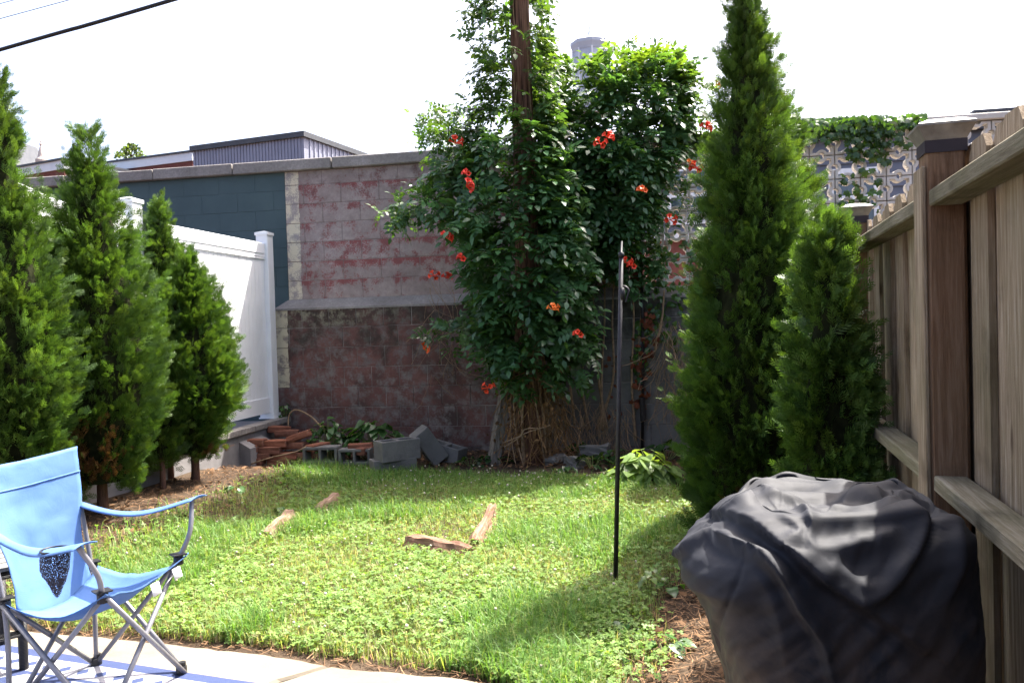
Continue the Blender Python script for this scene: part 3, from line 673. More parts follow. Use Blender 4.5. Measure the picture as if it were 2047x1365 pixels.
def arborvitae(label, base, H, Rm, n_pl0, seed, ks=18, widest=.22, power=.85, low=.55, skirt=.06, brown=None, L0=.20, l0=.092, clip=None, trunk_r=.028, lean=(0, 0), group=None, tops=None, bright=1.0):
    n_pl = int(n_pl0 * 1.15); g = np.random.default_rng(seed)
    root = empty('arborvitae', base); tag(root, label, 'tree', group)
    def prof(t):
        t = np.asarray(t)
        up = np.clip((1 - t) / (1 - widest), 0, 1) ** power
        lo = low + (1 - low) * sstep(0, widest, t)
        return Rm * np.where(t > widest, up, lo) + .012
    z0 = skirt * H
    # plume positions
    tt = np.linspace(0, .985, 300); pr = prof(tt) + .07 + .06 * (tt > .75); cdf = np.cumsum(pr); cdf /= cdf[-1]
    t = np.interp(g.random(n_pl), cdf, tt); th = g.random(n_pl) * 2 * np.pi
    lump = 1 + .30 * (fbm(th / (2 * np.pi) * 6 + 3, t * 9 + seed, seed) - .5) + .20 * (g.random(n_pl) - .5)
    rr = prof(t) * lump
    out = np.stack([np.cos(th), np.sin(th), np.zeros(n_pl)], -1); tan = np.stack([-np.sin(th), np.cos(th), np.zeros(n_pl)], -1)
    small = np.clip(rr / (Rm * .6), .35, 1)
    L = L0 * (.6 + .7 * g.random(n_pl)) * (.35 + .65 * small)
    pd = nrm(out * (.62 * small + .12)[:, None] + np.array([0, 0, .80]) + g.normal(0, .20, (n_pl, 3)))
    zz = z0 + t * (H - z0 - .05)
    pb = out * ((rr * .86 - L * .45) * np.where(small < .75, g.random(n_pl) ** .6, 1)).clip(.0)[:, None]; pb[:, 2] = zz - L * .30
    pb[:, 0] += lean[0] * zz; pb[:, 1] += lean[1] * zz
    # sprays on plumes
    s = g.random((n_pl, ks)) ** .8
    pos = pb[:, None] + pd[:, None] * (L[:, None] * s)[..., None] + g.normal(0, .012, (n_pl, ks, 3)) * (.4 + small[:, None, None])
    ax = nrm(pd[:, None] + .62 * nrm(g.normal(0, 1, (n_pl, ks, 3))) * (1.1 - s * .6)[..., None] + out[:, None] * .25)
    nm = tan[:, None] + .75 * g.normal(0, 1, (n_pl, ks, 3))
    ln = l0 * (1.05 - .35 * s) * (.7 + .5 * g.random((n_pl, ks))) * (.55 + .45 * small[:, None])
    pos = pos.reshape(-1, 3); ax = ax.reshape(-1, 3); nm = nm.reshape(-1, 3); ln = ln.ravel()
    base_c = np.array([.060, .118, .022]) * bright
    pc = base_c * (.72 + .56 * g.random((n_pl, 1))) * np.array([1, 1, 1]) + np.array([.022, .018, 0]) * (g.random((n_pl, 1)) ** 3)
    pc = np.repeat(pc, ks, 0) * (.85 + .3 * g.random((len(pos), 1)))
    if brown is not None:
        bx, by, bz, br, amt = brown
        d = np.sqrt((pos[:, 0] - bx) ** 2 + (pos[:, 1] - by) ** 2 + ((pos[:, 2] - bz) * 1.0) ** 2)
        sel = (g.random(len(pos)) < amt * sstep(br, br * .4, d))
        pc[sel] = np.array([.16, .075, .035]) * (.6 + .8 * g.random((sel.sum(), 1)))
    A = frames(ax, nm); A = A * ln[:, None, None]; A[..., 0] *= 1.0
    keep = np.ones(len(pos), bool)
    if clip is not None:
        tip = pos + nrm(ax) * ln[:, None] + np.array(base)
        keep = clip(tip)
    pos, A, pc = pos[keep], A[keep], pc[keep]
    V, F = instances(SPV, SPF, A, pos)
    col = (pc[:, None, :] * SPC[None, :, None]).reshape(-1, 3)
    link('crown', bigmesh('crown', V, F, MAT_THUJA, col), root)
    # solid twig core, near black: the crown's inner shade put into its colour
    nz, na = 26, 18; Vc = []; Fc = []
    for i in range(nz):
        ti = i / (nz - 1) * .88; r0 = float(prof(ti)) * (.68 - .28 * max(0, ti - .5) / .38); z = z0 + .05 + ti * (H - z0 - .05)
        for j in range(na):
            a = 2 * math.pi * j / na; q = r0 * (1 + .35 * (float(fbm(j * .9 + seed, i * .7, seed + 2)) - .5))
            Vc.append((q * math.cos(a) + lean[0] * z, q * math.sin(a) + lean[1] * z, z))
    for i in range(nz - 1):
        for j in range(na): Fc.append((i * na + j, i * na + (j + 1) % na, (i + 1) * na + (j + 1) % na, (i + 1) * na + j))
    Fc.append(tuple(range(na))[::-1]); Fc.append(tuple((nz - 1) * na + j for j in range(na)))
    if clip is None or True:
        o = obj('shaded_twig_core', Vc, Fc, MAT_TWIG_SHADE, root)
    V, F = tube([(.0, 0, -.12), (.005, .0, .1), (0, .005, z0 + .2), (lean[0] * H * .7, lean[1] * H * .7, H * .7)], [trunk_r * 1.35, trunk_r, trunk_r * .9, .006], 9)
    obj('trunk', V, F, MAT_BARK, root, True)
    return root

def gpos(px, Y):
    p = W(px, 900, Y); z = float(ground_z(p.x, p.y)); return Vector((p.x, p.y, z))
def top_h(px, py, Y, base): return W(px, py, Y).z - base.z
GL = 'arborvitae hedge along the white vinyl fence'; GR = 'arborvitae row along the wooden fence'
b = W(14, 640, 4.45); b.z = .16
arborvitae('tall arborvitae right behind the blue camp chair', b, W(5, 125, 4.45).z - .16, .335, 620, 21, power=.80, widest=.25, group=GL, skirt=.05, bright=.92)
b = W(200, 900, 5.0); b.z = .15
arborvitae('bushy arborvitae with browned lower branches and bare stem near the camp chair', b, W(180, 238, 5.0).z - .15, .40, 640, 22, power=.72, widest=.30, group=GL, skirt=.06, brown=(.06, -.30, .36, .30, .85), trunk_r=.032)
b = W(337, 900, 6.15); b.z = .14
arborvitae('slim arborvitae with a pointed top in front of the white fence panel', b, W(340, 385, 6.15).z - .14, .235, 420, 23, power=.78, widest=.35, group=GL, skirt=.10)
b = W(388, 900, 6.0); b.z = .13
arborvitae('broad double arborvitae nearest the brick pile with brown trunk showing', b, W(392, 490, 6.0).z - .13, .345, 560, 24, power=.62, widest=.33, low=.42, group=GL, skirt=.10, trunk_r=.03, brown=(.28, -.1, .15, .25, .6))
b = W(322, 900, 5.72); b.z = .14
arborvitae('small young arborvitae squeezed between two taller ones by the vinyl fence', b, W(330, 555, 5.72).z - .14, .15, 200, 25, power=.7, widest=.4, group=GL, skirt=.12, trunk_r=.02)
def clipf(tip): return fence_v(tip) < .085
b = gpos(1511, 4.3)
arborvitae('tallest arborvitae beside the wooden fence and behind the covered grill', b, W(1518, -150, 4.3).z - b.z, .375, 980, 31, power=.88, widest=.20, low=.80, group=GR, skirt=.02, clip=clipf, bright=.98, brown=(-.33, -.36, .22, .28, .9), L0=.21)
b = gpos(1572, 5.15)
arborvitae('second arborvitae hidden behind the tallest one at the wooden fence', b, W(1590, 165, 5.15).z - b.z, .40, 560, 32, power=.62, widest=.25, group=GR, clip=clipf)
b = gpos(1482, 6.3)
arborvitae('farthest arborvitae of the right row close to the block wall', b, W(1490, 345, 6.3).z - b.z, .36, 380, 33, power=.7, widest=.25, group=GR, clip=clipf)
b = gpos(1664, 3.15)
arborvitae('small bright topped arborvitae against the wooden fence beside the covered grill', b, W(1678, 412, 3.15).z - b.z, .155, 330, 34, power=.5, widest=.30, low=.8, group=GR, skirt=.03, clip=clipf, L0=.15, l0=.09, trunk_r=.025)

# ---------------------------------------------------------------- compound vine leaves
def leaflet(p, d, l, w, nrm_, fold=.18, tipdrop=.12):
    """ovate pointed leaflet: 3 stations across a midrib"""
    d = np.array(d, float); d /= np.linalg.norm(d); n = np.array(nrm_, float); s = np.cross(d, n); s /= np.linalg.norm(s); n = np.cross(s, d)
    st = [(0, 0), (.30, .92), (.58, .80), (1, 0)]; V = []; F = []
    p = np.array(p, float)
    V.append(p)
    for t, ww in st[1:3]:
        m = p + d * l * t - n * tipdrop * l * t * t
        V += [m + s * w * ww * .5 + n * fold * w * ww * .5, m, m - s * w * ww * .5 + n * fold * w * ww * .5]
    V.append(p + d * l - n * tipdrop * l)
    F = [(0, 2, 1, 1), (0, 3, 2, 2), (1, 2, 5, 4), (2, 3, 6, 5), (4, 5, 7, 7), (5, 6, 7, 7)]
    return V, [(0, 1, 2), (0, 2, 3), (1, 4, 5), (1, 5, 2), (2, 5, 6), (2, 6, 3), (4, 7, 5), (5, 7, 6)]
def compound(pairs, seed):
    r = random.Random(seed); V = []; F = []; c = []
    def add(v, f, cc):
        o = len(V); V.extend(v); F.extend([tuple(i + o for i in q) for q in f]); c.extend([cc] * len(v))
    def rach(t): return np.array([.04 * math.sin(t * 3 + seed), t, .10 * t - .34 * t * t])
    for i in range(12):   # rachis as a thin strip
        a, b = rach(i / 12 * .9), rach((i + 1) / 12 * .9); w = .008
        add([a + (w, 0, 0), a - (w, 0, 0), b - (w, 0, 0), b + (w, 0, 0)], [(0, 2, 1), (0, 3, 2)], .9)
    for i in range(pairs):
        t = .20 + .66 * i / pairs; p = rach(t)
        for s in (-1, 1):
            l = (.34 - .06 * abs(i - pairs / 2) / pairs) * r.uniform(.9, 1.1)
            v, f = leaflet(p, (s * .88, .42 + r.uniform(-.1, .1), -.10 + r.uniform(-.12, .1)), l, l * .56, (s * .15 + r.uniform(-.25, .25), r.uniform(-.25, .25), 1)); add(v, f, r.uniform(.85, 1.15))
    v, f = leaflet(rach(.88), (r.uniform(-.15, .15), 1, -.5), .32, .18, (0, .4, 1)); add(v, f, 1.0)
    return np.array(V), np.array(F), np.array(c)
COMP = [compound(3, 1), compound(4, 2), compound(4, 3)]
def comp_mesh(i, basec):
    V, F, c = COMP[i]; col = np.array(basec)[None] * c[:, None]
    return bigmesh('leaf', V, F, MAT_VINE, col)
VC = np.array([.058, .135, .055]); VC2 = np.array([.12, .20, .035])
VM = [comp_mesh(i, VC) for i in range(3)] + [comp_mesh(i, VC2) for i in range(3)]

def leaves(root, pos, axis, up, size, colr, n_obj, g, name='leaf'):
    """the n_obj leaves nearest the viewer's side as objects, the rest as one mass"""
    pos = np.asarray(pos); order = np.argsort(pos[:, 1] - size * 2); A = frames(axis, up) * size[:, None, None]
    inv = np.array(root.location)
    for j in order[:n_obj]:
        m = (3 if colr[j] > .75 else 0) + int(g.integers(3))
        o = link(name, VM[m], root); M = Matrix.Identity(4)
        for a in range(3):
            for b in range(3): M[a][b] = A[j][a][b]
            M[a][3] = pos[j][a] - inv[a]
        o.matrix_local = M
    rest = order[n_obj:]
    Vs, Fs, Cs, off = [], [], [], 0
    for v in range(3):
        sel = rest[v::3]
        if not len(sel): continue
        TV, TF, TC = COMP[v]
        V, F = instances(TV, TF, A[sel], pos[sel] - inv)
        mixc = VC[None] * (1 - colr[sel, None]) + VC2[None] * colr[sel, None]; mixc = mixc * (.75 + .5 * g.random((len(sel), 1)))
        Cs.append((mixc[:, None] * TC[None, :, None]).reshape(-1, 3)); Vs.append(V); Fs.append(F + off); off += len(V)
    o = link('foliage', bigmesh('foliage', np.concatenate(Vs), np.concatenate(Fs), MAT_VINE, np.concatenate(Cs)), root); o['kind'] = 'stuff'

# ---- wooden utility pole
k = NT('pole_wood'); v = k.co('Object', None, (30, 30, 1.0)); nb = k.noise(v, 1.6, 6, .7, .5); v2 = k.co('Object', None, (60, 60, 1.4)); n2 = k.noise(v2, 1.8, 5, .7)
k.set(k.mix(k.ramp(n2, [(.50, (0, 0, 0)), (.62, (1, 1, 1))]), k.ramp(nb, [(.3, (.085, .042, .03)), (.7, (.24, .13, .095))]), (.020, .012, .010)), .85, .15); k.bump(nb, .7, .01); MAT_POLE = k.m
YPOLE = 7.15
pt0 = W(1066, 925, YPOLE); pt1 = W(1038, 0, YPOLE)
pdir = (pt1 - pt0); 
def pole_at(z): return pt0 + pdir * ((z - pt0.z) / pdir.z)
V, F = tube([pole_at(-.4), pole_at(2.0), pole_at(4.2), pole_at(7.0)], [.125, .105, .083, .075], 20)
pole = obj('utility_pole', V, F, MAT_POLE, smooth=True); tag(pole, 'brown wooden utility pole overgrown with trumpet vine', 'utility pole')

# ---- trumpet vine climbing the pole
g = np.random.default_rng(77)
vz = np.array([.62, 1.01, 1.45, 1.9, 2.34, 2.79, 3.23, 3.9, 4.5]); vl = np.array([.12, .30, .48, .62, .66, .60, .40, .36, .30]); vr = np.array([.22, .42, .44, .46, .38, .27, .17, .11, .12])
def pole_vine():
    p0 = pole_at(0.0); root = empty('trumpet_vine', (p0.x, p0.y, 0)); tag(root, 'trumpet vine climbing the wooden utility pole with orange red flowers', 'vine')
    N = 2300
    dens = (vl + vr) * .7 + .05; zz_ = np.linspace(vz[0], vz[-1], 300); dd = np.interp(zz_, vz, dens * np.array([.5, 1, 1.15, 1.2, 1.25, 1.2, 1.35, 1.25, 1.1])); cdf = np.cumsum(dd); cdf /= cdf[-1]
    z = np.interp(g.random(N), cdf, zz_); l = np.interp(z, vz, vl); r = np.interp(z, vz, vr)
    # lumps so that the outline is uneven
    th = g.random(N) * 2 * np.pi; lump = .62 + .75 * fbm(th * 1.2 + 7, z * 2.6, 5)
    rad = np.where(np.cos(th) < 0, l, r) * np.abs(np.cos(th)) + (.5 * (l + r)) * .85 * np.abs(np.sin(th))
    rho = rad * lump * np.sqrt(g.random(N) * .75 + .25) * .86
    hi = z > 3.0                                                     # high up the leaves sit on the left of the pole
    pa = np.array([[pole_at(q).x, pole_at(q).y] for q in z])
    pos = np.stack([pa[:, 0] + np.cos(th) * rho, pa[:, 1] + np.sin(th) * rho, z], -1)
    keep = ~((np.abs(pos[:, 0] - pa[:, 0] - .02) < .085) & (z > 3.08) & (pos[:, 1] < pa[:, 1] + .1) & (g.random(N) < .88))
    wallc = (pos[:, 0] - W0[0]) * LY[0] + (pos[:, 1] - W0[1]) * LY[1]
    keep &= (wallc < -.15) | (z > 3.0)
    out = np.stack([np.cos(th), np.sin(th), np.zeros(N)], -1)
    ax = nrm(out + np.array([0, -.25, -.10]) + g.normal(0, .42, (N, 3))); up = np.array([0, -.35, 1.0]) + g.normal(0, .35, (N, 3)) + out * .35
    size = (.185 + .10 * g.random(N)) * np.where(z > 3, .85, 1.0)
    colr = np.clip(.15 + .9 * (g.random(N) ** 2) * sstep(2.2, 3.6, z) + .25 * (g.random(N) ** 4), 0, 1)  # paler, yellower leaves higher up: backlight put into the leaf colour
    pos, ax, up, size, colr = pos[keep], ax[keep], up[keep], size[keep], colr[keep]
    # side shoots reaching out along the wall
    extra = []
    for pts, n in (([(935, 350), (880, 385), (830, 415), (800, 440)], 150), ([(960, 640), (920, 655), (875, 680)], 60), ([(950, 260), (900, 275), (865, 265)], 60), ([(1120, 640), (1150, 690), (1165, 760)], 26), ([(960, 60), (955, 20), (990, -20)], 40), ([(940, 300), (905, 330), (880, 350)], 80), ([(1010, 700), (1000, 740), (1060, 760)], 60), ([(1105, 380), (1140, 440), (1150, 520)], 70)):
        c = bez([W(a, b, 7.0 + .12 * math.sin(i)) for i, (a, b) in enumerate(pts)], 12)
        for i in range(n):
            t = g.random(); q = np.array(c[int(t * (len(c) - 1))]) + g.normal(0, .055 + .09 * (1 - t), 3) * np.array([1, 1.2, 1])
            d = np.array(c[-1] - c[0]); extra.append((q, nrm(d * .5 + g.normal(0, .6, 3)), .14 + .07 * g.random(), g.random() * .45))
        V, F = tube(c, .005, 5); obj('stem', V, F, MAT_GSTEM, root).location = -root.location
    pos = np.concatenate([pos, np.array([e[0] for e in extra])]); ax = np.concatenate([ax, np.array([e[1] for e in extra])])
    up = np.concatenate([up, np.array([0, -.3, 1.0]) + g.normal(0, .3, (len(extra), 3))]); size = np.concatenate([size, np.array([e[2] for e in extra])]); colr = np.concatenate([colr, np.array([e[3] for e in extra])])
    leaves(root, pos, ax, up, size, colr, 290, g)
    # woody stems up the pole
    for i in range(7):
        a0 = g.random() * 6.28; P = []
        for j in range(12):
            z = -.05 + j * .40; a = a0 + .35 * math.sin(j * .9 + i); q = pole_at(z); rr = .115 + .05 * g.random() - .006 * j
            P.append((q.x + rr * math.cos(a), q.y + rr * math.sin(a), z))
        V, F = tube(bez(P, 4), [.012 * (1 - .6 * t / 44) for t in range(45)], 6); obj('woody_stem', V, F, MAT_STEM, root, True).location = -root.location
    return root
pv_root = pole_vine()

# ---- second vine: the heap over the wall top and the screen
def wall_vine():
    c0 = lot(wl(1250, 560)[0], -.2, 0); root = empty('trumpet_vine', c0); tag(root, 'dense trumpet vine heaped over the wall top beside the pierced screen', 'vine')
    N = 2300
    ys = np.array([112, 150, 250, 350, 450, 520, 570]); xl_ = np.array([1225, 1135, 1105, 1110, 1140, 1165, 1185]); xr_ = np.array([1330, 1375, 1365, 1322, 1305, 1300, 1295])
    w_ = np.array([.5, .9, 1.15, 1.1, .95, .7, .4]); yy = np.linspace(112, 570, 200); dd = np.interp(yy, ys, w_ * (xr_ - xl_)); cdf = np.cumsum(dd); cdf /= cdf[-1]
    y = np.interp(g.random(N), cdf, yy); u = g.random(N); x = np.interp(y, ys, xl_) * (1 - u) + np.interp(y, ys, xr_) * u
    x += 60 * (fbm(x / 60, y / 60, 12) - .5); y = y + 50 * (fbm(x / 50 + 9, y / 50, 14) - .5)
    bulge = .62 * np.sqrt(np.clip(1 - (2 * u - 1) ** 2, 0, 1)) * np.interp(y, [112, 200, 330, 450, 570], [.55, 1.0, 1.0, .7, .35])
    f = g.random(N) ** .6; ly = np.where(y < 285, (-.95 + 1.5 * g.random(N)) * bulge, -.05 - bulge * f)
    pos = []
    for a, b, c in zip(x, y, ly): pos.append(hit(a, b, lot(0, c), LY))
    pos = np.array(pos); fr = np.stack([(u - .5) * .9, -np.ones(N) * .7, np.zeros(N)], -1)
    ax = nrm(fr + np.array([0, -.1, -.15]) + g.normal(0, .40, (N, 3)) + np.array([0, 0, 1.0]) * sstep(230, 120, y)[:, None] * .5); up = np.array([0, -.45, 1.0]) + g.normal(0, .35, (N, 3))
    size = .175 + .085 * g.random(N); colr = np.clip(.05 + 1.0 * (g.random(N) ** 1.5) * sstep(250, 140, y) + .2 * g.random(N) ** 5, 0, 1)  # top of the heap tinted yellow-green, its backlight put into the colour
    extra = []
    for pts, n, ly_ in (([(1350, 150), (1390, 165), (1425, 178)], 26, -.1), ([(1340, 120), (1370, 140), (1400, 170)], 26, -.05), ([(1380, 215), (1410, 235), (1415, 260)], 26, -.1), ([(1130, 150), (1090, 130), (1075, 150)], 44, .15), ([(1250, 125), (1270, 105), (1330, 112)], 40, .1), ([(1340, 370), (1365, 400), (1345, 450)], 26, -.2), ([(930, 285), (880, 250), (840, 255)], 46, .25), ([(930, 270), (900, 225), (870, 235)], 40, .3), ([(1100, 215), (1080, 240), (1100, 280)], 60, -.2), ([(1160, 640), (1175, 600), (1180, 560)], 16, -.25)):
        cc = bez([Vector(hit(a, b, lot(0, ly_), LY)) for a, b in pts], 12)
        for i in range(n):
            t = g.random(); q = np.array(cc[int(t * (len(cc) - 1))]) + g.normal(0, .06, 3); d = np.array(cc[-1] - cc[0])
            extra.append((q, nrm(d * .5 + g.normal(0, .5, 3)), .13 + .06 * g.random(), .45 + .5 * g.random() if pts[0][1] < 300 else .15))  # shoots above the wall get the same painted backlit tint
        V, F = tube(cc, .0045, 5); obj('stem', V, F, MAT_GSTEM, root).location = -root.location
    pos = np.concatenate([pos, np.array([e[0] for e in extra])]); ax = np.concatenate([ax, np.array([e[1] for e in extra])])
    up = np.concatenate([up, np.array([0, -.3, 1.0]) + g.normal(0, .3, (len(extra), 3))]); size = np.concatenate([size, np.array([e[2] for e in extra])]); colr = np.concatenate([colr, np.array([e[3] for e in extra])])
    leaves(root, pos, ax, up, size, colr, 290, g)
    # bare stems climbing the wall
    for pts in ([(1210, 860), (1203, 760), (1210, 650), (1208, 540)], [(1182, 858), (1168, 780), (1170, 680), (1175, 560)], [(1196, 858), (1222, 760), (1226, 640), (1230, 540)], [(1215, 855), (1200, 770), (1196, 700), (1190, 590)], [(1150, 850), (1142, 780), (1136, 700), (1140, 610)], [(1268, 880), (1262, 760), (1266, 640), (1262, 560)], [(1308, 700), (1322, 640), (1328, 580)]):
        cc = bez([Vector(hit(a + g.normal(0, 2), b, lot(0, -.165), LY)) for a, b in pts], 10); n = len(cc)
        V, F = tube(cc, [.014 - .007 * i / n for i in range(n)], 6); obj('woody_stem', V, F, MAT_STEM, root, True).location = -root.location
    return root
wv_root = wall_vine()

# ---- trumpet flowers, clusters belong to the vines
k = NT('trumpet_flower'); oi = k.n('ShaderNodeObjectInfo'); k.set(k.ramp(oi.outputs['Random'], [(.0, (.62, .035, .015)), (.6, (.72, .06, .02)), (1.0, (.78, .22, .03))]), .5, .3); MAT_FLOWER = k.m
def trumpet(seed):
    r = random.Random(seed); parts = []
    for q in range(5):
        d = Vector((r.uniform(-1, 1), r.uniform(-1, .2), r.uniform(-.5, .7))).normalized(); s = d.orthogonal().normalized(); u = d.cross(s); l = r.uniform(.055, .075)
        V = []; F = []; n = 10; prof = [(.0, .003), (.35, .005), (.75, .009), (.95, .014), (1.0, .024)]
        for i, (t, rad) in enumerate(prof):
            for j in range(n):
                a = 2 * math.pi * j / n; rr = rad * (1.25 if (j % 2 == 0 and i == 4) else .9 if i == 4 else 1)
                V.append(d * l * t + (s * math.cos(a) + u * math.sin(a)) * rr)
        for i in range(4):
            for j in range(n): F.append((i * n + j, i * n + (j + 1) % n, (i + 1) * n + (j + 1) % n, (i + 1) * n + j))
        parts.append((V, F))
    return mesh('flower', *merge(parts), MAT_FLOWER, True)
FM = [trumpet(i) for i in range(4)]
for i, (px, py, Y, rt) in enumerate([(910, 287, 6.75, pv_root), (935, 350, 6.35, pv_root), (932, 373, 6.35, pv_root), (868, 551, 7.2, pv_root), (893, 556, 7.2, pv_root), (927, 519, 6.55, pv_root), (846, 697, 7.3, pv_root), (976, 775, 6.75, pv_root), (1105, 619, 6.4, pv_root), (1158, 670, 6.6, pv_root), (893, 476, 6.6, pv_root),
                              (1200, 288, 6.6, wv_root), (1215, 276, 6.6, wv_root), (1283, 383, 6.65, wv_root), (1378, 330, 7.2, wv_root), (1392, 336, 7.2, wv_root), (1252, 526, 6.95, wv_root), (1266, 534, 6.95, wv_root), (1430, 173, 7.4, wv_root), (1340, 440, 7.2, wv_root), (1410, 258, 7.3, wv_root)]):
    p = W(px, py, Y); o = link('flower_cluster', FM[i % 4], rt); o.location = p - rt.location; s = random.Random(i).uniform(.75, 1.05); o.scale = (s, s, s); o.rotation_euler = (0, 0, random.Random(i + 50).uniform(-.6, .6))

# ---- ivy along the screen cap
def ivy_leaf():
    P = [(0, 0), (.5, .05), (.42, .35), (.62, .62), (.22, .68), (0, 1.05), (-.22, .68), (-.62, .62), (-.42, .35), (-.5, .05)]
    V = [(a, b, -.10 * abs(a) - .12 * b * b) for a, b in P] + [(0, .42, .06)]
    return np.array(V), np.array([(i, (i + 1) % 10, 10) for i in range(10)])
IV, IF = ivy_leaf(); IVM = [bigmesh('leaf', IV, IF, MAT_VINE, np.repeat(np.array([c]), len(IV), 0)) for c in ((.045, .10, .028), (.075, .145, .03))]
def ivy(label, spans, n_obj, n_rest, seed, name='ivy'):
    r = np.random.default_rng(seed); root = empty(name, lot(wl(spans[0][0], spans[0][1])[0], 0, 0)); tag(root, label, 'ivy')
    inv = np.array(root.location); P = []
    for i in range(n_obj + n_rest):
        a, ya, b, yb, hy, ly0, ly1 = spans[r.integers(len(spans))]; t = r.random()
        px = a + (b - a) * t; py = ya + (yb - ya) * t + hy * (r.random() ** 1.3) * (.45 + 1.1 * float(fbm(px / 28., 3.3, seed)))
        P.append(hit(px, py, lot(0, ly0 + (ly1 - ly0) * r.random()), LY))
    P = np.array(P); n = len(P); d = nrm(np.stack([r.normal(0, .5, n), r.normal(0, .3, n), -.9 + r.normal(0, .35, n)], -1)); nn = np.array([0, -1.0, .55]) + r.normal(0, .4, (n, 3))
    A = frames(d, nn) * (.042 + .028 * r.random(n))[:, None, None]
    for j in range(n_obj):
        o = link('leaf', IVM[int(r.random() < .35)], root); M = Matrix.Identity(4)
        for a in range(3):
            for b in range(3): M[a][b] = A[j][a][b]
            M[a][3] = P[j][a] - inv[a]
        o.matrix_local = M
    if n_rest:
        V, F = instances(IV, IF, A[n_obj:], P[n_obj:] - inv); cc = np.array([.045, .10, .028]) * (.7 + .7 * r.random((n_rest, 1)))
        o = link('foliage', bigmesh('foliage', V, F, MAT_VINE, np.repeat(cc, len(IV), 0)), root); o['kind'] = 'stuff'
    return root
ivy('green ivy trailing over the top of the pierced block screen', [(1585, 250, 1700, 240, 42, -.12, .06), (1690, 234, 1850, 230, 46, -.12, .06), (1600, 236, 1850, 226, 20, -.12, .2), (1690, 244, 1780, 240, 70, -.06, .0), (1330, 262, 1450, 262, 26, -.1, .1), (1355, 265, 1440, 265, 40, -.06, .0)], 290, 800, 5)
ivy('shaded ivy hanging below the pierced screen on the block wall', [(1290, 560, 1420, 560, 60, -.16, -.12), (1300, 470, 1330, 500, 90, -.10, -.02), (1290, 600, 1350, 640, 70, -.16, -.13), (1265, 640, 1300, 640, 120, -.17, -.14)], 130, 60, 6)
ivy('light green creeper growing through the pierced screen', [(1670, 340, 1760, 330, 90, -.06, .0), (1680, 380, 1740, 380, 60, -.08, .0), (1340, 480, 1420, 480, 60, -.02, .02)], 90, 0, 7, 'creeper')
# dead brown creeper leaves beside the pipe
MAT_DEAD = leafmat('dead_leaf', .25, .7, .2, (1.2, 1.0, .6), .3)
DLM = bigmesh('dead_leaf', IV, IF, MAT_DEAD, np.repeat(np.array([[.15, .045, .022]]), len(IV), 0))
root = empty('dead_creeper', lot(wl(1285, 700)[0], -.15, 0)); tag(root, 'dead red brown creeper clinging beside the black iron pipe', 'creeper'); r = np.random.default_rng(9)
for i in range(60):
    t = r.random(); p = hit(1280 + r.normal(0, 9) + (12 if t < .5 else 0), 620 + 200 * t, lot(0, -.15 - .05 * r.random()), LY); s = .035 + .03 * r.random()
    o = link('leaf', DLM, root); o.location = Vector(p) - root.location; o.scale = (s, s, s); o.rotation_euler = (R(100 + r.normal(0, 30)), r.normal(0, .6), r.normal(0, .6))
for i in range(14):
    t = r.random(); p = hit(1225 + r.normal(0, 8), 690 + 170 * t, lot(0, -.15 - .02 * r.random()), LY); s = .03 + .025 * r.random()
    o = link('leaf', DLM, root); o.location = Vector(p) - root.location; o.scale = (s, s, s); o.rotation_euler = (R(100 + r.normal(0, 30)), r.normal(0, .6), r.normal(0, .6))
V, F = tube([Vector(hit(a, b, lot(0, -.15), LY)) for a, b in ((1279, 890), (1286, 800), (1276, 700), (1282, 610))], .004, 5); o = obj('stem', V, F, MAT_STEM, root); o.location = -root.location
# ================================================================== LAWN
LAWN_EDGE = [G(-400, 1205), G(40, 1250), G(190, 1262), G(380, 1280), G(560, 1300), G(655, 1318), G(930, 1345), Vector((.35, 2.35, 0))]
ex = np.array([p.x for p in LAWN_EDGE]); ey = np.array([p.y for p in LAWN_EDGE])
bx_ = np.array([G(a, b).x for a, b in ((380, 1000), (420, 955), (520, 925), (740, 935), (950, 945), (1080, 950), (1260, 962), (1360, 975), (1500, 985))]); by_ = np.array([G(a, b).y for a, b in ((380, 1000), (420, 955), (520, 925), (740, 935), (950, 945), (1080, 950), (1260, 962), (1360, 975), (1500, 985))])
def lawn_density(x, y):
    lx = (x - W0[0]) * LX[0] + (y - W0[1]) * LX[1]
    d = sstep(0, .07, y - np.interp(x, ex, ey)) * sstep(0, -.16, y - np.interp(x, bx_, by_))
    d = d * sstep(.55, 1.0, lx + .25 * (fbm(x * 2, y * 2, 31) - .5))                 # bare bed under the hedge
    fv = (x - F0[0]) * FN[0] + (y - F0[1]) * FN[1]
    d = d * sstep(-.72, -1.05, fv - sstep(3.6, 4.6, y) * .35 + .25 * (fbm(x * 3, y * 3, 33) - .5))   # needles along the wooden fence
    thin = fbm(x * 1.7, y * 1.7, 41)
    return d * np.clip(.42 + 1.2 * (thin - .25), .3, 1)
def scatter(n, g, dens=lawn_density, x0=-3.6, x1=2.4, y0=2.3, y1=7.6, near=1.0):
    P = []
    tot = 0
    while tot < n:
        m = n * 2; y = y0 + (y1 - y0) * g.random(m); x = x0 + (x1 - x0) * g.random(m)
        vis = np.abs(x) < (.70 * y + .35)
        w = dens(x, y) * vis * np.clip((3.4 / y) ** near, .25, 1.3) / 1.3
        s = g.random(m) < w; P.append(np.stack([x[s], y[s]], -1)); tot += s.sum()
    P = np.concatenate(P)[:n]; return np.concatenate([P, ground_z(P[:, 0], P[:, 1])[:, None]], 1)
g = np.random.default_rng(5)
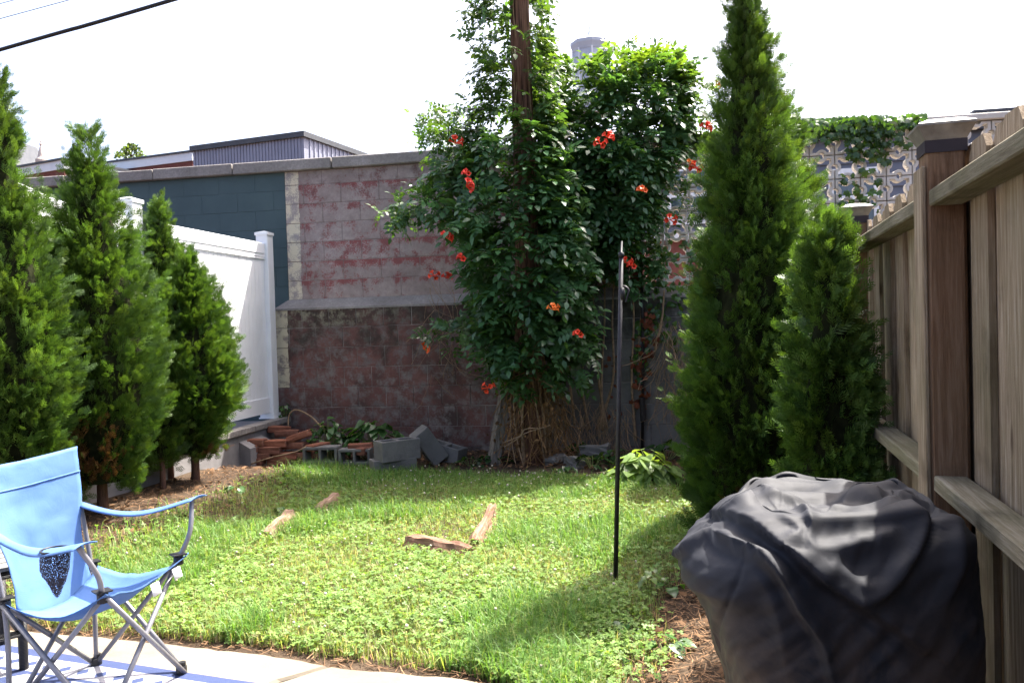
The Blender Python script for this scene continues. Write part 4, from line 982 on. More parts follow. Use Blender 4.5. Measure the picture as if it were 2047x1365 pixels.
# grass blades: one quad and a tip
def blades(name, n, hmin, hmax, wid, cols, seed, dens=lawn_density, bend=.5, near=1.0, **kw):
    g = np.random.default_rng(seed); P = scatter(n, g, dens, near=near, **kw); n = len(P)
    patch = fbm(P[:, 0] * 2.3, P[:, 1] * 2.3, seed + 3)
    h = (hmin + (hmax - hmin) * g.random(n) ** 1.6) * (.55 + .9 * patch); a = g.random(n) * 6.283; d = np.stack([np.cos(a), np.sin(a), np.zeros(n)], -1); s = np.stack([-np.sin(a), np.cos(a), np.zeros(n)], -1)
    b = bend * (.3 + 1.2 * g.random(n)); w = wid * (.6 + .7 * g.random(n)); up = np.array([0, 0, 1.0])
    m = P + up * (h * .6)[:, None] + d * (h * b * .35)[:, None]; t = P + up * (h * (1 - .35 * b.clip(0, 1)))[:, None] + d * (h * b)[:, None]
    V = np.stack([P - s * w[:, None], P + s * w[:, None], m + s * w[:, None] * .8, m - s * w[:, None] * .8, t], 1)
    o = np.arange(n)[:, None] * 5
    F = np.concatenate([np.concatenate([o, o + 1, o + 2], 1), np.concatenate([o, o + 2, o + 3], 1), np.concatenate([o + 3, o + 2, o + 4], 1)])
    ci = g.choice(len(cols), n, p=[c[1] for c in cols]); c = np.array([q[0] for q in cols])[ci] * (.7 + .6 * g.random((n, 1)))
    return bigmesh(name, V.reshape(-1, 3), F, MAT_GRASS, np.repeat(c, 5, 0))
GC = [((.20, .265, .085), .50), ((.30, .33, .135), .25), ((.44, .38, .24), .25)]
o = link('grass', blades('grass', 105000, .025, .085, .0016, GC, 51)); tag(o, 'short sunlit lawn grass mixed with clover', 'grass', kind='stuff')
def tall_d(x, y): return lawn_density(x, y) * sstep(.57, .70, fbm(x * 1.5 + 4, y * 1.5, 66)) + .9 * lawn_density(x, y) * sstep(6.0, 6.7, y) * sstep(.2, -.6, x)
o = link('grass_tufts', blades('grass_tufts', 34000, .05, .14, .0021, [((.115, .225, .050), .82), ((.22, .28, .08), .18)], 52, tall_d, .7)); tag(o, 'longer green grass tufts along the shaded lawn edge', 'grass', kind='stuff')
# clover: three leaflets
g = np.random.default_rng(53)
def clover_d(x, y): return lawn_density(x, y) * np.clip(.25 + 2.0 * (fbm(x * 2.1 + 20, y * 2.1, 71) - .33), .12, 1)
P = scatter(36000, g, clover_d, near=1.4); n = len(P)
TV = []; TF = []
for i in range(3):
    a = 2 * math.pi * i / 3; ca, sa = math.cos(a), math.sin(a)
    for u, v_, z in ((0, 0, 0), (.45, .42, .08), (.95, .38, .02), (.88, 0, .0), (.95, -.38, .02), (.45, -.42, .08)): TV.append((u * ca - v_ * sa, u * sa + v_ * ca, z))
    TF += [(i * 6, i * 6 + 1, i * 6 + 2), (i * 6, i * 6 + 2, i * 6 + 3), (i * 6, i * 6 + 3, i * 6 + 4), (i * 6, i * 6 + 4, i * 6 + 5)]
TV = np.array(TV); TF = np.array(TF)
ang = g.random(n) * 6.283; ax = np.stack([np.cos(ang), np.sin(ang), g.normal(0, .22, n)], -1); up = np.array([0, 0, 1.0]) + g.normal(0, .33, (n, 3))
A = frames(ax, up) * (.009 + .007 * g.random(n))[:, None, None]
P[:, 2] += .015 + .045 * g.random(n) * (.5 + fbm(P[:, 0] * 2.3, P[:, 1] * 2.3, 54))
V, F = instances(TV, TF, A, P); cc = np.array([.155, .26, .064]) * (.65 + .7 * g.random((n, 1))) + np.array([.05, .035, .0]) * (g.random((n, 1)) ** 4)
o = link('clover', bigmesh('clover', V, F, MAT_GRASS, np.repeat(cc, len(TV), 0))); tag(o, 'white clover leaves covering the lawn', 'clover', kind='stuff')
# clover flower heads
g = np.random.default_rng(54)
def cf_d(x, y): return lawn_density(x, y) * (.25 + 1.5 * sstep(5.5, 6.6, y) * sstep(-1.2, -.3, x))
P = scatter(260, g, cf_d, near=.0)
bm = bmesh.new(); bmesh.ops.create_icosphere(bm, subdivisions=1, radius=1); TV = np.array([v.co[:] for v in bm.verts]); TF = np.array([[v.index for v in f.verts] for f in bm.faces]); bm.free()
P[:, 2] += .05 + .05 * g.random(len(P)); A = np.eye(3)[None] * (.004 + .005 * g.random(len(P)))[:, None, None] * (1 + .25 * g.normal(0, 1, (len(P), 3, 1)) * .5)
V, F = instances(TV, TF, A, P); cc = np.array([.55, .50, .40]) * (.7 + .4 * g.random((len(P), 1)))
o = link('clover_flowers', bigmesh('clover_flowers', V, F, leafmat('clover_flower', .2, .8, .1, (1, 1, 1), 0), np.repeat(cc, len(TV), 0))); tag(o, 'small white clover flower heads dotting the lawn', 'flowers', kind='stuff')
# dry thatch and needle litter
def litter_d(x, y):
    lx = (x - W0[0]) * LX[0] + (y - W0[1]) * LX[1]; ly = (x - W0[0]) * LY[0] + (y - W0[1]) * LY[1]; fv = (x - F0[0]) * FN[0] + (y - F0[1]) * FN[1]
    ed = y - np.interp(x, ex, ey)
    return np.clip(1.0 * sstep(-1.1, -.7, fv) * sstep(.05, -.1, fv) + .55 * sstep(1.2, .6, lx) * sstep(.05, .2, lx) + .45 * sstep(-.9, -.5, ly) * sstep(-.1, -.2, ly) + .5 * sstep(.2, .05, ed) * sstep(-.06, 0, ed) + .10 * lawn_density(x, y), 0, 1)
MAT_LIT = leafmat('dry_needle', .1, .8, .1, (1, 1, 1), 0)
g = np.random.default_rng(57); P = scatter(26000, g, litter_d, x0=-4.2, x1=2.8, y1=8.2, near=.6); n = len(P)
a = g.random(n) * 6.283; d = np.stack([np.cos(a), np.sin(a), g.normal(0, .25, n)], -1); s = np.stack([-np.sin(a), np.cos(a), g.normal(0, .4, n)], -1); l = .015 + .05 * g.random(n); w = .0011 + .001 * g.random(n)
P[:, 2] += .004 + .012 * g.random(n)
V = np.stack([P - s * w[:, None], P + s * w[:, None], P + d * l[:, None] + s * w[:, None], P + d * l[:, None] - s * w[:, None]], 1)
cc = np.array([.21, .125, .07]) * (.45 + .9 * g.random((n, 1)))
o = link('needle_litter', bigmesh('needle_litter', V.reshape(-1, 3), np.arange(n * 4).reshape(-1, 4), MAT_LIT, np.repeat(cc, 4, 0))); tag(o, 'dry brown needles and thatch on the bare soil', 'litter', kind='stuff')
# fallen leaf litter at the wall foot
g = np.random.default_rng(58)
def ll_d(x, y):
    ly = (x - W0[0]) * LY[0] + (y - W0[1]) * LY[1]; lx = (x - W0[0]) * LX[0] + (y - W0[1]) * LX[1]; fv = (x - F0[0]) * FN[0] + (y - F0[1]) * FN[1]
    return np.clip(sstep(-1.3, -.7, ly) * sstep(-.12, -.25, ly) + .4 * sstep(1.1, .6, lx) * sstep(.05, .2, lx) + .35 * sstep(-1.0, -.6, fv) * sstep(.03, -.1, fv), 0, 1)
P = scatter(2600, g, ll_d, x0=-4.2, x1=2.8, y1=8.2, near=0); n = len(P); P[:, 2] += .012 + .02 * g.random(n)
ang = g.random(n) * 6.283; A = frames(np.stack([np.cos(ang), np.sin(ang), g.normal(0, .3, n)], -1), np.array([0, 0, 1.0]) + g.normal(0, .5, (n, 3))) * (.018 + .022 * g.random(n))[:, None, None]
V, F = instances(IV, IF, A, P); cc = np.array([.15, .085, .045]) * (.35 + 1.0 * g.random((n, 1)))
o = link('leaf_litter', bigmesh('leaf_litter', V, F, MAT_LIT, np.repeat(cc, len(IV), 0))); tag(o, 'dead brown leaves strewn along the foot of the block wall', 'litter', kind='stuff')

# ---------------------------------------------------------------- broad-leaved plants
def heart_leaf():
    P = [(0, 0), (.30, -.10), (.50, .15), (.44, .45), (.22, .78), (0, 1.02), (-.22, .78), (-.44, .45), (-.50, .15), (-.30, -.10)]
    V = [(a, b, .16 * abs(a) - .22 * b * b) for a, b in P] + [(0, .25, -.02), (0, .62, -.10)]
    F = [(0, 1, 10), (1, 2, 10), (2, 3, 10), (3, 11, 10), (3, 4, 11), (4, 5, 11), (5, 6, 11), (6, 7, 11), (7, 10, 11), (7, 8, 10), (8, 9, 10), (9, 0, 10)]
    return np.array(V), np.array(F)
HV, HF = heart_leaf()
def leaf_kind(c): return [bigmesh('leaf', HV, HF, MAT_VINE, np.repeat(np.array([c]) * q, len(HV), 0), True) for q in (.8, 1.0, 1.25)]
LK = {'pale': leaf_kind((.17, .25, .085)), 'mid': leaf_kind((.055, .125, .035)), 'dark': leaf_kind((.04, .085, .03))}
def plant(name, label, base, n, spread, height, size, kind, seed, flat=.5, group=None):
    r = random.Random(seed); root = empty(name, base); tag(root, label, 'plant', group)
    for i in range(n):
        a = r.uniform(0, 6.283); q = math.sqrt(r.random()); rr = spread * q; z = height * (1.05 - .75 * q * q) * r.uniform(.75, 1.1); s = size * r.uniform(.65, 1.2)
        p = Vector((rr * math.cos(a), rr * math.sin(a) * flat, z))
        o = link('leaf', LK[kind][r.randrange(3)], root); o.location = p; o.scale = (s * .95, s, s); o.rotation_euler = (R(-14 + r.uniform(-25, 20)), R(r.uniform(-25, 25)), a - math.pi / 2 + r.uniform(-.5, .5))
        if i % 2 == 0:
            V, F = tube([(rr * .25 * math.cos(a), rr * .25 * math.sin(a) * flat, 0), tuple(p * .6 + Vector((0, 0, z * .25))), tuple(p)], .0025, 4); obj('leaf_stalk', V, F, MAT_GSTEM, root)
    return root
def gp(px, py):
    p = G(px, py); p.z = float(ground_z(p.x, p.y)); return p
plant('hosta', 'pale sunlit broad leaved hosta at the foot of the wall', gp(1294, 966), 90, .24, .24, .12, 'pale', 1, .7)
plant('broadleaf_weed', 'green vine leaves spilling over the concrete blocks by the wall', Vector((W(748, 900, 7.50).x, 7.50, 0)), 110, .34, .37, .095, 'mid', 2, .25)
plant('broadleaf_weed', 'bushy weed growing behind the cinder blocks beside the bricks', Vector((W(655, 900, 7.52).x, 7.52, 0)), 130, .24, .36, .065, 'mid', 3, .35)
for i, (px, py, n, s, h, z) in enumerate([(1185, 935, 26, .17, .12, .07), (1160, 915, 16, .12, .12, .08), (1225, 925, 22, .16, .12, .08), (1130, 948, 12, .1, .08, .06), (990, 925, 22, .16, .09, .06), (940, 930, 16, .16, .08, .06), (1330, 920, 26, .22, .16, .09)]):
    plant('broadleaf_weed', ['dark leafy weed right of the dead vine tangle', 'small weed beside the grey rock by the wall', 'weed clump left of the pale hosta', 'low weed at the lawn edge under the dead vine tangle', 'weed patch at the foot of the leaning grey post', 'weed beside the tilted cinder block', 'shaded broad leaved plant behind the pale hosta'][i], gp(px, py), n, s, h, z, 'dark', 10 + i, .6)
for i, (px, py) in enumerate([(1100, 1205), (1180, 1215), (1255, 1260), (1330, 1290), (1340, 1175), (1210, 1320), (545, 1050), (520, 1040), (560, 1025), (590, 1060), (470, 1010), (860, 1205), (305, 1230), (1020, 1330)]):
    plant('lawn_weed', 'broad leaved weed rosette growing in the lawn', gp(px, py), 9, .07, .05, .055, 'mid', 40 + i, 1.0, 'weed rosettes in the lawn')
plant('sapling', 'yellow green seedling with small leaves left of the covered grill', gp(1300, 1190), 16, .07, .13, .035, 'pale', 60, 1.0)
plant('wall_weed', 'small weed growing between the vinyl fence post and the wall', lot(.0, -.2, .32), 22, .06, .22, .045, 'mid', 61, .8)
# ================================================================== THINGS
# ---- camp chair
k = NT('blue_polyester'); v = k.co('Object'); wv1 = k.n('ShaderNodeTexWave', wave_type='BANDS', bands_direction='X'); wv1.inputs['Scale'].default_value = 160; k.t.links.new(v, wv1.inputs[0])
nv = k.noise(v, 6, 4); k.set(k.ramp(nv, [(.3, (.085, .175, .38)), (.7, (.105, .205, .43))]), .72, .25)
wr = k.noise(v, 13, 5, .6, .8); k.bump(k.math('ADD', k.math('MULTIPLY', wr, 1.0), k.math('MULTIPLY', wv1.outputs['Fac'], .04)), .22, .010)
tr = k.n('ShaderNodeBsdfTranslucent'); tr.inputs[0].default_value = (.11, .22, .46, 1); mx = k.n('ShaderNodeMixShader'); mx.inputs[0].default_value = .22
k.t.links.new(k.b.outputs[0], mx.inputs[1]); k.t.links.new(tr.outputs[0], mx.inputs[2]); k.t.links.new(mx.outputs[0], k.out.inputs[0]); MAT_CLOTH = k.m
MAT_HEM = plain('blue_hem', (.085, .17, .36), .8, .2, 0, .1, 60)
MAT_TUBE = plain('grey_steel_tube', (.20, .20, .22), .38, .5, .35, .08, 60, .05)
MAT_PLAST = plain('black_plastic', (.012, .012, .014), .45, .4, 0, .3)
MAT_TAG = plain('white_tag', (.75, .75, .76), .7, .2, 0, .05)
PZR = PZ + .010
F1 = G(363, 1342, PZR); R1 = G(193, 1325, PZR); F2 = G(213, 1452, PZR); R2 = G(20, 1428, PZR)
ctr = (F1 + F2 + R1 + R2) / 4
chair = empty('camp_chair', (ctr.x, ctr.y, PZR)); tag(chair, 'sky blue folding camp chair with grey tube legs and mesh cup holder', 'chair')
def add(name, VF, mat, parent=chair, smooth=True):
    V, F = VF; V = [Vector(q) - Vector(chair.location) for q in V]
    o = obj(name, V, F, mat, None, smooth); o.parent = parent
    if parent is not chair: o.matrix_parent_inverse = Matrix.Identity(4)
    return o
fd = ((F1 - R1) + (F2 - R2)) / 2; fd.z = 0; fd.normalize(); sd = ((F1 - F2) + (R1 - R2)) / 2; sd.z = 0; sd.normalize()
Z = Vector((0, 0, 1)); SH = .405; RH = .36
h1 = F1 + Z * SH + fd * .005; h2 = F2 + Z * SH + fd * .005
u1 = R1 + Z * RH; u2 = R2 + Z * RH
t1 = R1 + Z * .80 - fd * .085 + sd * .02; t2 = R2 + Z * .80 - fd * .085 - sd * .02
TR = .0085
e = .012
for a, b in ((h2 + fd * e, F1 + fd * e), (h1 - fd * e * .2, F2 - fd * e * .2), (u1 + sd * e, F1 + sd * e), (h1 - sd * e * .1, R1 - sd * e * .1), (u2 - sd * e, F2 - sd * e), (h2 + sd * e * .1, R2 + sd * e * .1), (u2 - fd * e, R1 - fd * e), (u1 + fd * e * .3, R2 + fd * e * .3)):
    add('leg_tube', tube([a, b], TR, 10), MAT_TUBE)
for r_, t_ in ((R1, t1), (R2, t2)):
    add('back_upright', tube(bez([r_, r_ + Z * RH - fd * .006, t_ - fd * .016 - Z * .01], 6), TR, 10), MAT_TUBE)
a1 = h1 + Z * .205 + sd * .075 + fd * .015; a2 = h2 + Z * .18 + sd * -.075 - fd * .02
for h_, a_ in ((h1, a1), (h2, a2)):
    mid = h_ * .55 + a_ * .45 + (a_ - h_).cross(Z).normalized() * 0 + fd * .022
    add('arm_post', tube(bez([h_, mid, a_], 8), TR, 10), MAT_TUBE)
for q in (F1, R1, F2, R2):
    ft = add('foot', merge([(tube([q + Z * -.006, q + Z * .02], .019, 12)), (tube([q + Z * .016 + sd * .005, q + Z * .034 + sd * .005], .013, 10))]), MAT_PLAST, smooth=False)
for q in (h1, h2, u1, u2):
    add('joint', tube([q - Z * .016, q + Z * .012], .017, 10), MAT_PLAST, smooth=False)
    add('joint_plate', tube([q + Z * .018, q + Z * .022], .034, 4), MAT_PLAST, smooth=False)
def sheet(fn, nu, nv, th=.0022):
    P = [[Vector(fn(i / nu, j / nv)) for j in range(nv + 1)] for i in range(nu + 1)]
    V = []; F = []
    for i in range(nu + 1):
        for j in range(nv + 1):
            du = P[min(i + 1, nu)][j] - P[max(i - 1, 0)][j]; dv = P[i][min(j + 1, nv)] - P[i][max(j - 1, 0)]
            n = du.cross(dv).normalized(); V += [P[i][j] + n * th / 2, P[i][j] - n * th / 2]
    id_ = lambda i, j, s: (i * (nv + 1) + j) * 2 + s
    for i in range(nu):
        for j in range(nv):
            F.append((id_(i, j, 0), id_(i + 1, j, 0), id_(i + 1, j + 1, 0), id_(i, j + 1, 0))); F.append((id_(i, j, 1), id_(i, j + 1, 1), id_(i + 1, j + 1, 1), id_(i + 1, j, 1)))
    for i in range(nu):
        F.append((id_(i, 0, 0), id_(i, 0, 1), id_(i + 1, 0, 1), id_(i + 1, 0, 0))); F.append((id_(i, nv, 0), id_(i + 1, nv, 0), id_(i + 1, nv, 1), id_(i, nv, 1)))
    for j in range(nv):
        F.append((id_(0, j, 0), id_(0, j + 1, 0), id_(0, j + 1, 1), id_(0, j, 1))); F.append((id_(nu, j, 0), id_(nu, j, 1), id_(nu, j + 1, 1), id_(nu, j + 1, 0)))
    return V, F
# seat: u 0 near side .. 1 far side, v 0 rear .. 1 front
sr1, sr2 = u1 + sd * .012 + fd * .014, u2 - sd * .012 + fd * .014
hf1, hf2 = h1 + Z * .020 + fd * .03 + sd * .02, h2 + Z * .020 + fd * .03 - sd * .02
def seat(u, v):
    a = sr2.lerp(hf2, v); b = sr1.lerp(hf1, v); p = a.lerp(b, u); s = 4 * u * (1 - u)
    z = -.070 * s ** .8 * (1 - .35 * v) - .055 * math.sin(math.pi * v) + .018 * float(fbm(u * 5, v * 5, 91) - .5)
    return p + Z * z - fd * .028 * s * v * v
st = add('seat', sheet(seat, 26, 22), MAT_CLOTH)
def back(u, v):       # v 0 bottom .. 1 top
    v = -.05 + 1.05 * v
    a = sr2.lerp(t2 - sd * .022, v); b = sr1.lerp(t1 + sd * .022, v); w = .5 + (u - .5) * (.80 + .20 * v - .10 * math.sin(math.pi * min(1, v / .62)) * (1 - v * .75))
    p = a.lerp(b, w); s = 1 - (2 * u - 1) ** 2
    return p - fd * (.055 * s * max(0, min(1, v * 3.5)) * (1 - .45 * v)) - Z * (.070 * s ** .8 * (1 - v) ** 3) + fd * .016 * float(fbm(u * 4 + 2, v * 6, 92) - .5) + Z * .014 * s * -v
bk = add('backrest', sheet(back, 26, 34), MAT_CLOTH)
def band(u, v):
    q = back(u, .80 + .012 * v); return q + fd * .0035
add('seam', sheet(band, 26, 1, .001), MAT_HEM, bk)
def hemf(u, v): return seat(u, .982 + .018 * v) + Z * .0025
add('hem', sheet(hemf, 26, 1, .001), MAT_HEM, st)
# arm rests
b1 = R1 + Z * .585 - fd * .045 + sd * .012; b2 = R2 + Z * .60 - fd * .045 - sd * .012
def arm(bq, aq, sgn):
    def f(u, v):
        p = bq.lerp(aq + fd * .03, v); w = .022 + .030 * float(sstep(.25, .75, v)) ; sag = -.045 * math.sin(math.pi * v) * (1.25 - .5 * v)
        return p + sd * sgn * .0 + sd * (u - .5) * 2 * w + Z * (sag + .010 * (1 - (2 * u - 1) ** 2))
    return f
ar1 = add('armrest', sheet(arm(b1, a1, 1), 6, 22), MAT_CLOTH); ar2 = add('armrest', sheet(arm(b2, a2, -1), 6, 22), MAT_CLOTH)
# mesh cup holder hanging from the near arm rest
k = NT('black_mesh'); v = k.co('Object'); vo = k.n('ShaderNodeTexVoronoi', feature='DISTANCE_TO_EDGE'); vo.inputs['Scale'].default_value = 190; k.t.links.new(v, vo.inputs['Vector'])
k.set((.02, .02, .035), .6, .3); k.put(k.b.inputs['Alpha'], k.math('LESS_THAN', vo.outputs['Distance'], .16)); MAT_MESH = k.m
cp = arm(b2, a2, -1)(.5, .70)
V, F = [], []
n = 20
for i, (rad, z) in enumerate(((.040, -.004), (.042, -.03), (.041, -.07), (.036, -.098), (.024, -.118), (.004, -.122))):
    for j in range(n):
        a = 2 * math.pi * j / n; w = rad * (1 + .10 * math.sin(3 * a + i)); V.append(cp + fd * w * math.cos(a) * 1.0 + sd * w * math.sin(a) + Z * (z + .006 * math.sin(2 * a) * i))
for i in range(5):
    for j in range(n): F.append((i * n + j, i * n + (j + 1) % n, (i + 1) * n + (j + 1) % n, (i + 1) * n + j))
ch_ = add('cup_holder', (V, F), MAT_MESH, ar2)
add('rim', tube([cp + fd * .041 * math.cos(a) + sd * .041 * math.sin(a) + Z * -.003 for a in np.linspace(0, 6.283, 21)], .003, 6, False), MAT_PLAST, ar2)
for u_, q in ((.62, .04), (.86, .035)):
    p = seat(u_, 1.0) - Z * .012
    add('care_tag', sheet(lambda u, v, p=p, q=q: p + sd * (u - .5) * .045 - Z * q * v + fd * .012 * v, 1, 2, .001), MAT_TAG, st)

# ---- black wicker side table behind the chair
k = NT('black_wicker'); v = k.co('Object'); w1 = k.n('ShaderNodeTexWave', wave_type='BANDS', bands_direction='Z'); w1.inputs['Scale'].default_value = 60; w1.inputs['Distortion'].default_value = 1.5; k.t.links.new(v, w1.inputs[0])
k.set(k.ramp(w1.outputs['Fac'], [(.2, (.008, .008, .009)), (.8, (.035, .034, .036))]), .5, .4); k.bump(w1.outputs['Fac'], .8, .004); MAT_WICK = k.m
MAT_TOP = plain('grey_slat', (.13, .135, .13), .6, .3, 0, .15)
lb = G(48, 1334, PZR); tb_ = empty('side_table', lb); tag(tb_, 'black wicker side table with grey top behind the camp chair', 'table'); tb_.rotation_euler = (0, 0, .75)
TH = .375
for dx, dy in ((0, 0), (-.36, 0), (0, .34), (-.36, .34)):
    V, F = tube([(dx, dy, -.004), (dx, dy, TH)], .016, 12); obj('leg', V, F, MAT_WICK, tb_, True)
for a, b in (((0, 0), (-.36, 0)), ((0, 0), (0, .34)), ((-.36, 0), (-.36, .34)), ((0, .34), (-.36, .34))):
    V, F = tube([(*a, .13), (*b, .13)], .013, 10); obj('stretcher', V, F, MAT_WICK, tb_, True)
    V, F = tube([(*a, TH - .02), (*b, TH - .02)], .016, 10); obj('apron', V, F, MAT_WICK, tb_, True)
for i in range(6):
    o = obj('slat', boxv(-.45, .03, -.03 + i * .081, .045 + i * .081, TH, TH + .014), BOXF, MAT_TOP, tb_)

# ---- outdoor rug
k = NT('woven_rug')
ra, rb = G(0, 1290, PZ), G(480, 1362, PZ); rd = (rb - ra).normalized(); rn = Vector((rd.y, -rd.x, 0))
rug = empty('x'); bpy.data.objects.remove(rug)
v = k.co('Object'); sx, sy, sz = k.sep(v)
t = k.math('MULTIPLY', sy, -1.0)
def bandm(a, b): return k.math('MULTIPLY', k.math('GREATER_THAN', t, a), k.math('LESS_THAN', t, b))
tri = k.math('LESS_THAN', k.math('ADD', k.math('ABSOLUTE', k.math('SUBTRACT', k.math('FRACT', k.math('DIVIDE', sx, .085)), .5)), k.math('DIVIDE', k.math('ABSOLUTE', k.math('SUBTRACT', t, .105)), .10)), .28)
def diam(p, off): return k.math('ADD', k.math('ABSOLUTE', k.math('SUBTRACT', k.math('FRACT', k.math('DIVIDE', k.math('ADD', sx, off), p)), .5)), k.math('ABSOLUTE', k.math('SUBTRACT', k.math('FRACT', k.math('DIVIDE', t, p)), .5)))
dm = diam(.42, .1); big = k.math('MULTIPLY', k.math('GREATER_THAN', dm, .48), k.math('GREATER_THAN', t, .175)); ins = k.math('MULTIPLY', k.math('LESS_THAN', dm, .20), k.math('GREATER_THAN', t, .175))
blue = k.math('MAXIMUM', k.math('MAXIMUM', bandm(.0, .05), bandm(.155, .175)), k.math('MAXIMUM', k.math('MULTIPLY', tri, bandm(.05, .155)), k.math('MAXIMUM', big, ins)))
rib = k.n('ShaderNodeTexWave', wave_type='BANDS', bands_direction='X'); rib.inputs['Scale'].default_value = 45; k.t.links.new(v, rib.inputs[0])
c = k.mix(blue, (.30, .30, .33), k.ramp(rib.outputs['Fac'], [(.2, (.022, .032, .09)), (.8, (.05, .07, .15))]))
k.set(c, .8, .2); k.bump(rib.outputs['Fac'], .5, .003); MAT_RUG = k.m
n = 40; V = []; F = []
for i in range(n + 1):
    for j in range(n + 1):
        V.append((-1.6 + 3.05 * i / n, -2.1 * j / n, .0045 + .0030 * float(fbm(i * .35, j * .35, 6))))
for i in range(n):
    for j in range(n): F.append((i * (n + 1) + j, i * (n + 1) + j + 1, (i + 1) * (n + 1) + j + 1, (i + 1) * (n + 1) + j)[::-1])
rug = obj('outdoor_rug', V, F, MAT_RUG, None, True); rug.location = ra; rug.rotation_euler = (0, 0, math.atan2(rd.y, rd.x)); tag(rug, 'blue and white woven outdoor rug on the patio under the chair', 'rug')

# ---- bricks
k = NT('old_red_brick'); oi = k.n('ShaderNodeObjectInfo'); v = k.co('Object'); nv = k.noise(v, 12, 6, .7); nf = k.noise(v, 90, 3, .7)
c = k.mix(oi.outputs['Random'], k.ramp(nv, [(.3, (.155, .055, .032)), (.7, (.26, .105, .065))]), k.ramp(nv, [(.3, (.10, .042, .03)), (.7, (.19, .085, .058))]))
k.set(k.mix(k.ramp(nv, [(.62, (0, 0, 0)), (.72, (.6, .6, .6))]), c, (.30, .25, .21)), .92, .15); k.bump(nf, .5, .004); MAT_BRICK = k.m
BMS = [bevbox('brick', .215, .10, .062, .005, MAT_BRICK, .004, i, 1) for i in range(4)]
def brick(px, py, Y, rz=0, rx=0, ry=0, lab=None, grp=None, i=[0]):
    p = W(px, py, Y); o = link('brick', BMS[i[0] % 4], None); i[0] += 1
    o.location = p; o.rotation_euler = (rx, ry, rz - R(10)); tag(o, lab, 'brick', grp); return o
UNI = {(598, 872): 'tilted red brick lying on the right end of the loose stack', (508, 884): 'flat sunlit brick on top of the loose stack nearest the kerb slab', (553, 886): 'rough worn brick on top in the middle of the loose stack'}
GB = 'bricks in the loose stack'; LBS = 'weathered red brick in the loose stack by the fence kerb'
zg = 7.35
for (px, py, dz) in ((508, 884, 0), (553, 886, 0), (598, 872, -.14), (480, 887, 0), (495, 897, 0), (540, 899, 0), (590, 890, 0), (478, 899, 0), (520, 912, 0), (572, 910, 0), (600, 911, 0), (560, 923, 0), (505, 922, 0)):
    brick(px, py, zg - (.03 if py > 895 else 0), random.Random(px).uniform(-.12, .12), 0, (-.32 if dz else random.Random(py).uniform(-.03, .03)), UNI.get((px, py), LBS), GB)
brick(557, 858, 7.75, .6, 0, .1, 'lone brick lying behind the stack next to the wall'); brick(574, 866, 7.7, .2, 0, 0, 'dark brick under the lone brick next to the wall')
brick(636, 893, 7.25, 1.2, 0, 0, 'red brick on the left end of the low hollow block'); brick(720, 893, 7.2, .3, 0, 0, 'red brick standing on the hollow block beside the big grey one'); brick(734, 899, 7.18, 1.3, 0, 0, 'dark red brick wedged against the big grey block')

# ---- hollow concrete blocks
k = NT('cinder_block'); v = k.pos(); nv = k.noise(v, 6, 6, .7); nf = k.noise(v, 120, 3, .7)
k.set(k.mix(k.ramp(nv, [(.55, (0, 0, 0)), (.75, (.5, .5, .5))]), k.ramp(nv, [(.3, (.105, .10, .095)), (.7, (.19, .183, .172))]), (.065, .066, .042)), .95, .1); k.bump(nf, .6, .005); MAT_CIND = k.m
def cinder(L=.40, D=.19, H=.19, w=.032):
    """hollow block, cores run along z"""
    bm = bmesh.new(); xs = [-L / 2, -L / 2 + w, -w / 2, w / 2, L / 2 - w, L / 2]; ys = [-D / 2, -D / 2 + w, D / 2 - w, D / 2]
    V = {}
    for i, x in enumerate(xs):
        for j, y in enumerate(ys):
            for q, z in enumerate((-H / 2, H / 2)): V[i, j, q] = bm.verts.new((x, y, z))
    hole = {(1, 1), (3, 1)}
    for i in range(5):
        for j in range(3):
            if (i, j) in hole:
                a = [(i, j), (i + 1, j), (i + 1, j + 1), (i, j + 1)]
                for m in range(4):
                    p, q = a[m], a[(m + 1) % 4]; bm.faces.new((V[(*p, 0)], V[(*p, 1)], V[(*q, 1)], V[(*q, 0)]))
                continue
            bm.faces.new([V[i + a, j + b, 1] for a, b in ((0, 0), (1, 0), (1, 1), (0, 1))]); bm.faces.new([V[i + a, j + b, 0] for a, b in ((0, 0), (0, 1), (1, 1), (1, 0))])
    for i in range(5):
        bm.faces.new((V[i, 0, 0], V[i + 1, 0, 0], V[i + 1, 0, 1], V[i, 0, 1])); bm.faces.new((V[i, 3, 0], V[i, 3, 1], V[i + 1, 3, 1], V[i + 1, 3, 0]))
    for j in range(3):
        bm.faces.new((V[0, j, 0], V[0, j, 1], V[0, j + 1, 1], V[0, j + 1, 0])); bm.faces.new((V[5, j, 0], V[5, j + 1, 0], V[5, j + 1, 1], V[5, j, 1]))
    bmesh.ops.recalc_face_normals(bm, faces=bm.faces)
    es = [e for e in bm.edges if len(e.link_faces) == 2 and e.calc_face_angle() > .6]; bmesh.ops.bevel(bm, geom=es, offset=.004, segments=1, affect='EDGES')
    me = bpy.data.meshes.new('cinder_block'); bm.to_mesh(me); bm.free(); me.materials.append(MAT_CIND); return me
CBM = cinder()
def cblock(px, py, Y, rot, label, sc=1.0):
    o = link('cinder_block', CBM); o.location = W(px, py, Y); o.rotation_euler = rot; o.scale = (sc, sc, sc); tag(o, label, 'concrete block', 'loose concrete blocks by the wall'); return o
cblock(794, 898, 6.95, (0, 0, .62), 'grey hollow concrete block, the upper one of the stacked pair', .92)
cblock(786, 936, 6.95, (0, 0, .40), 'grey hollow concrete block, the lower one of the stacked pair', .95)
cblock(645, 908, 7.2, (R(90), 0, -.12), 'mossy hollow block lying on its side below the bricks', .80)
cblock(712, 911, 7.15, (R(90), 0, -.1), 'hollow block lying on its side next to the stacked pair', .72)
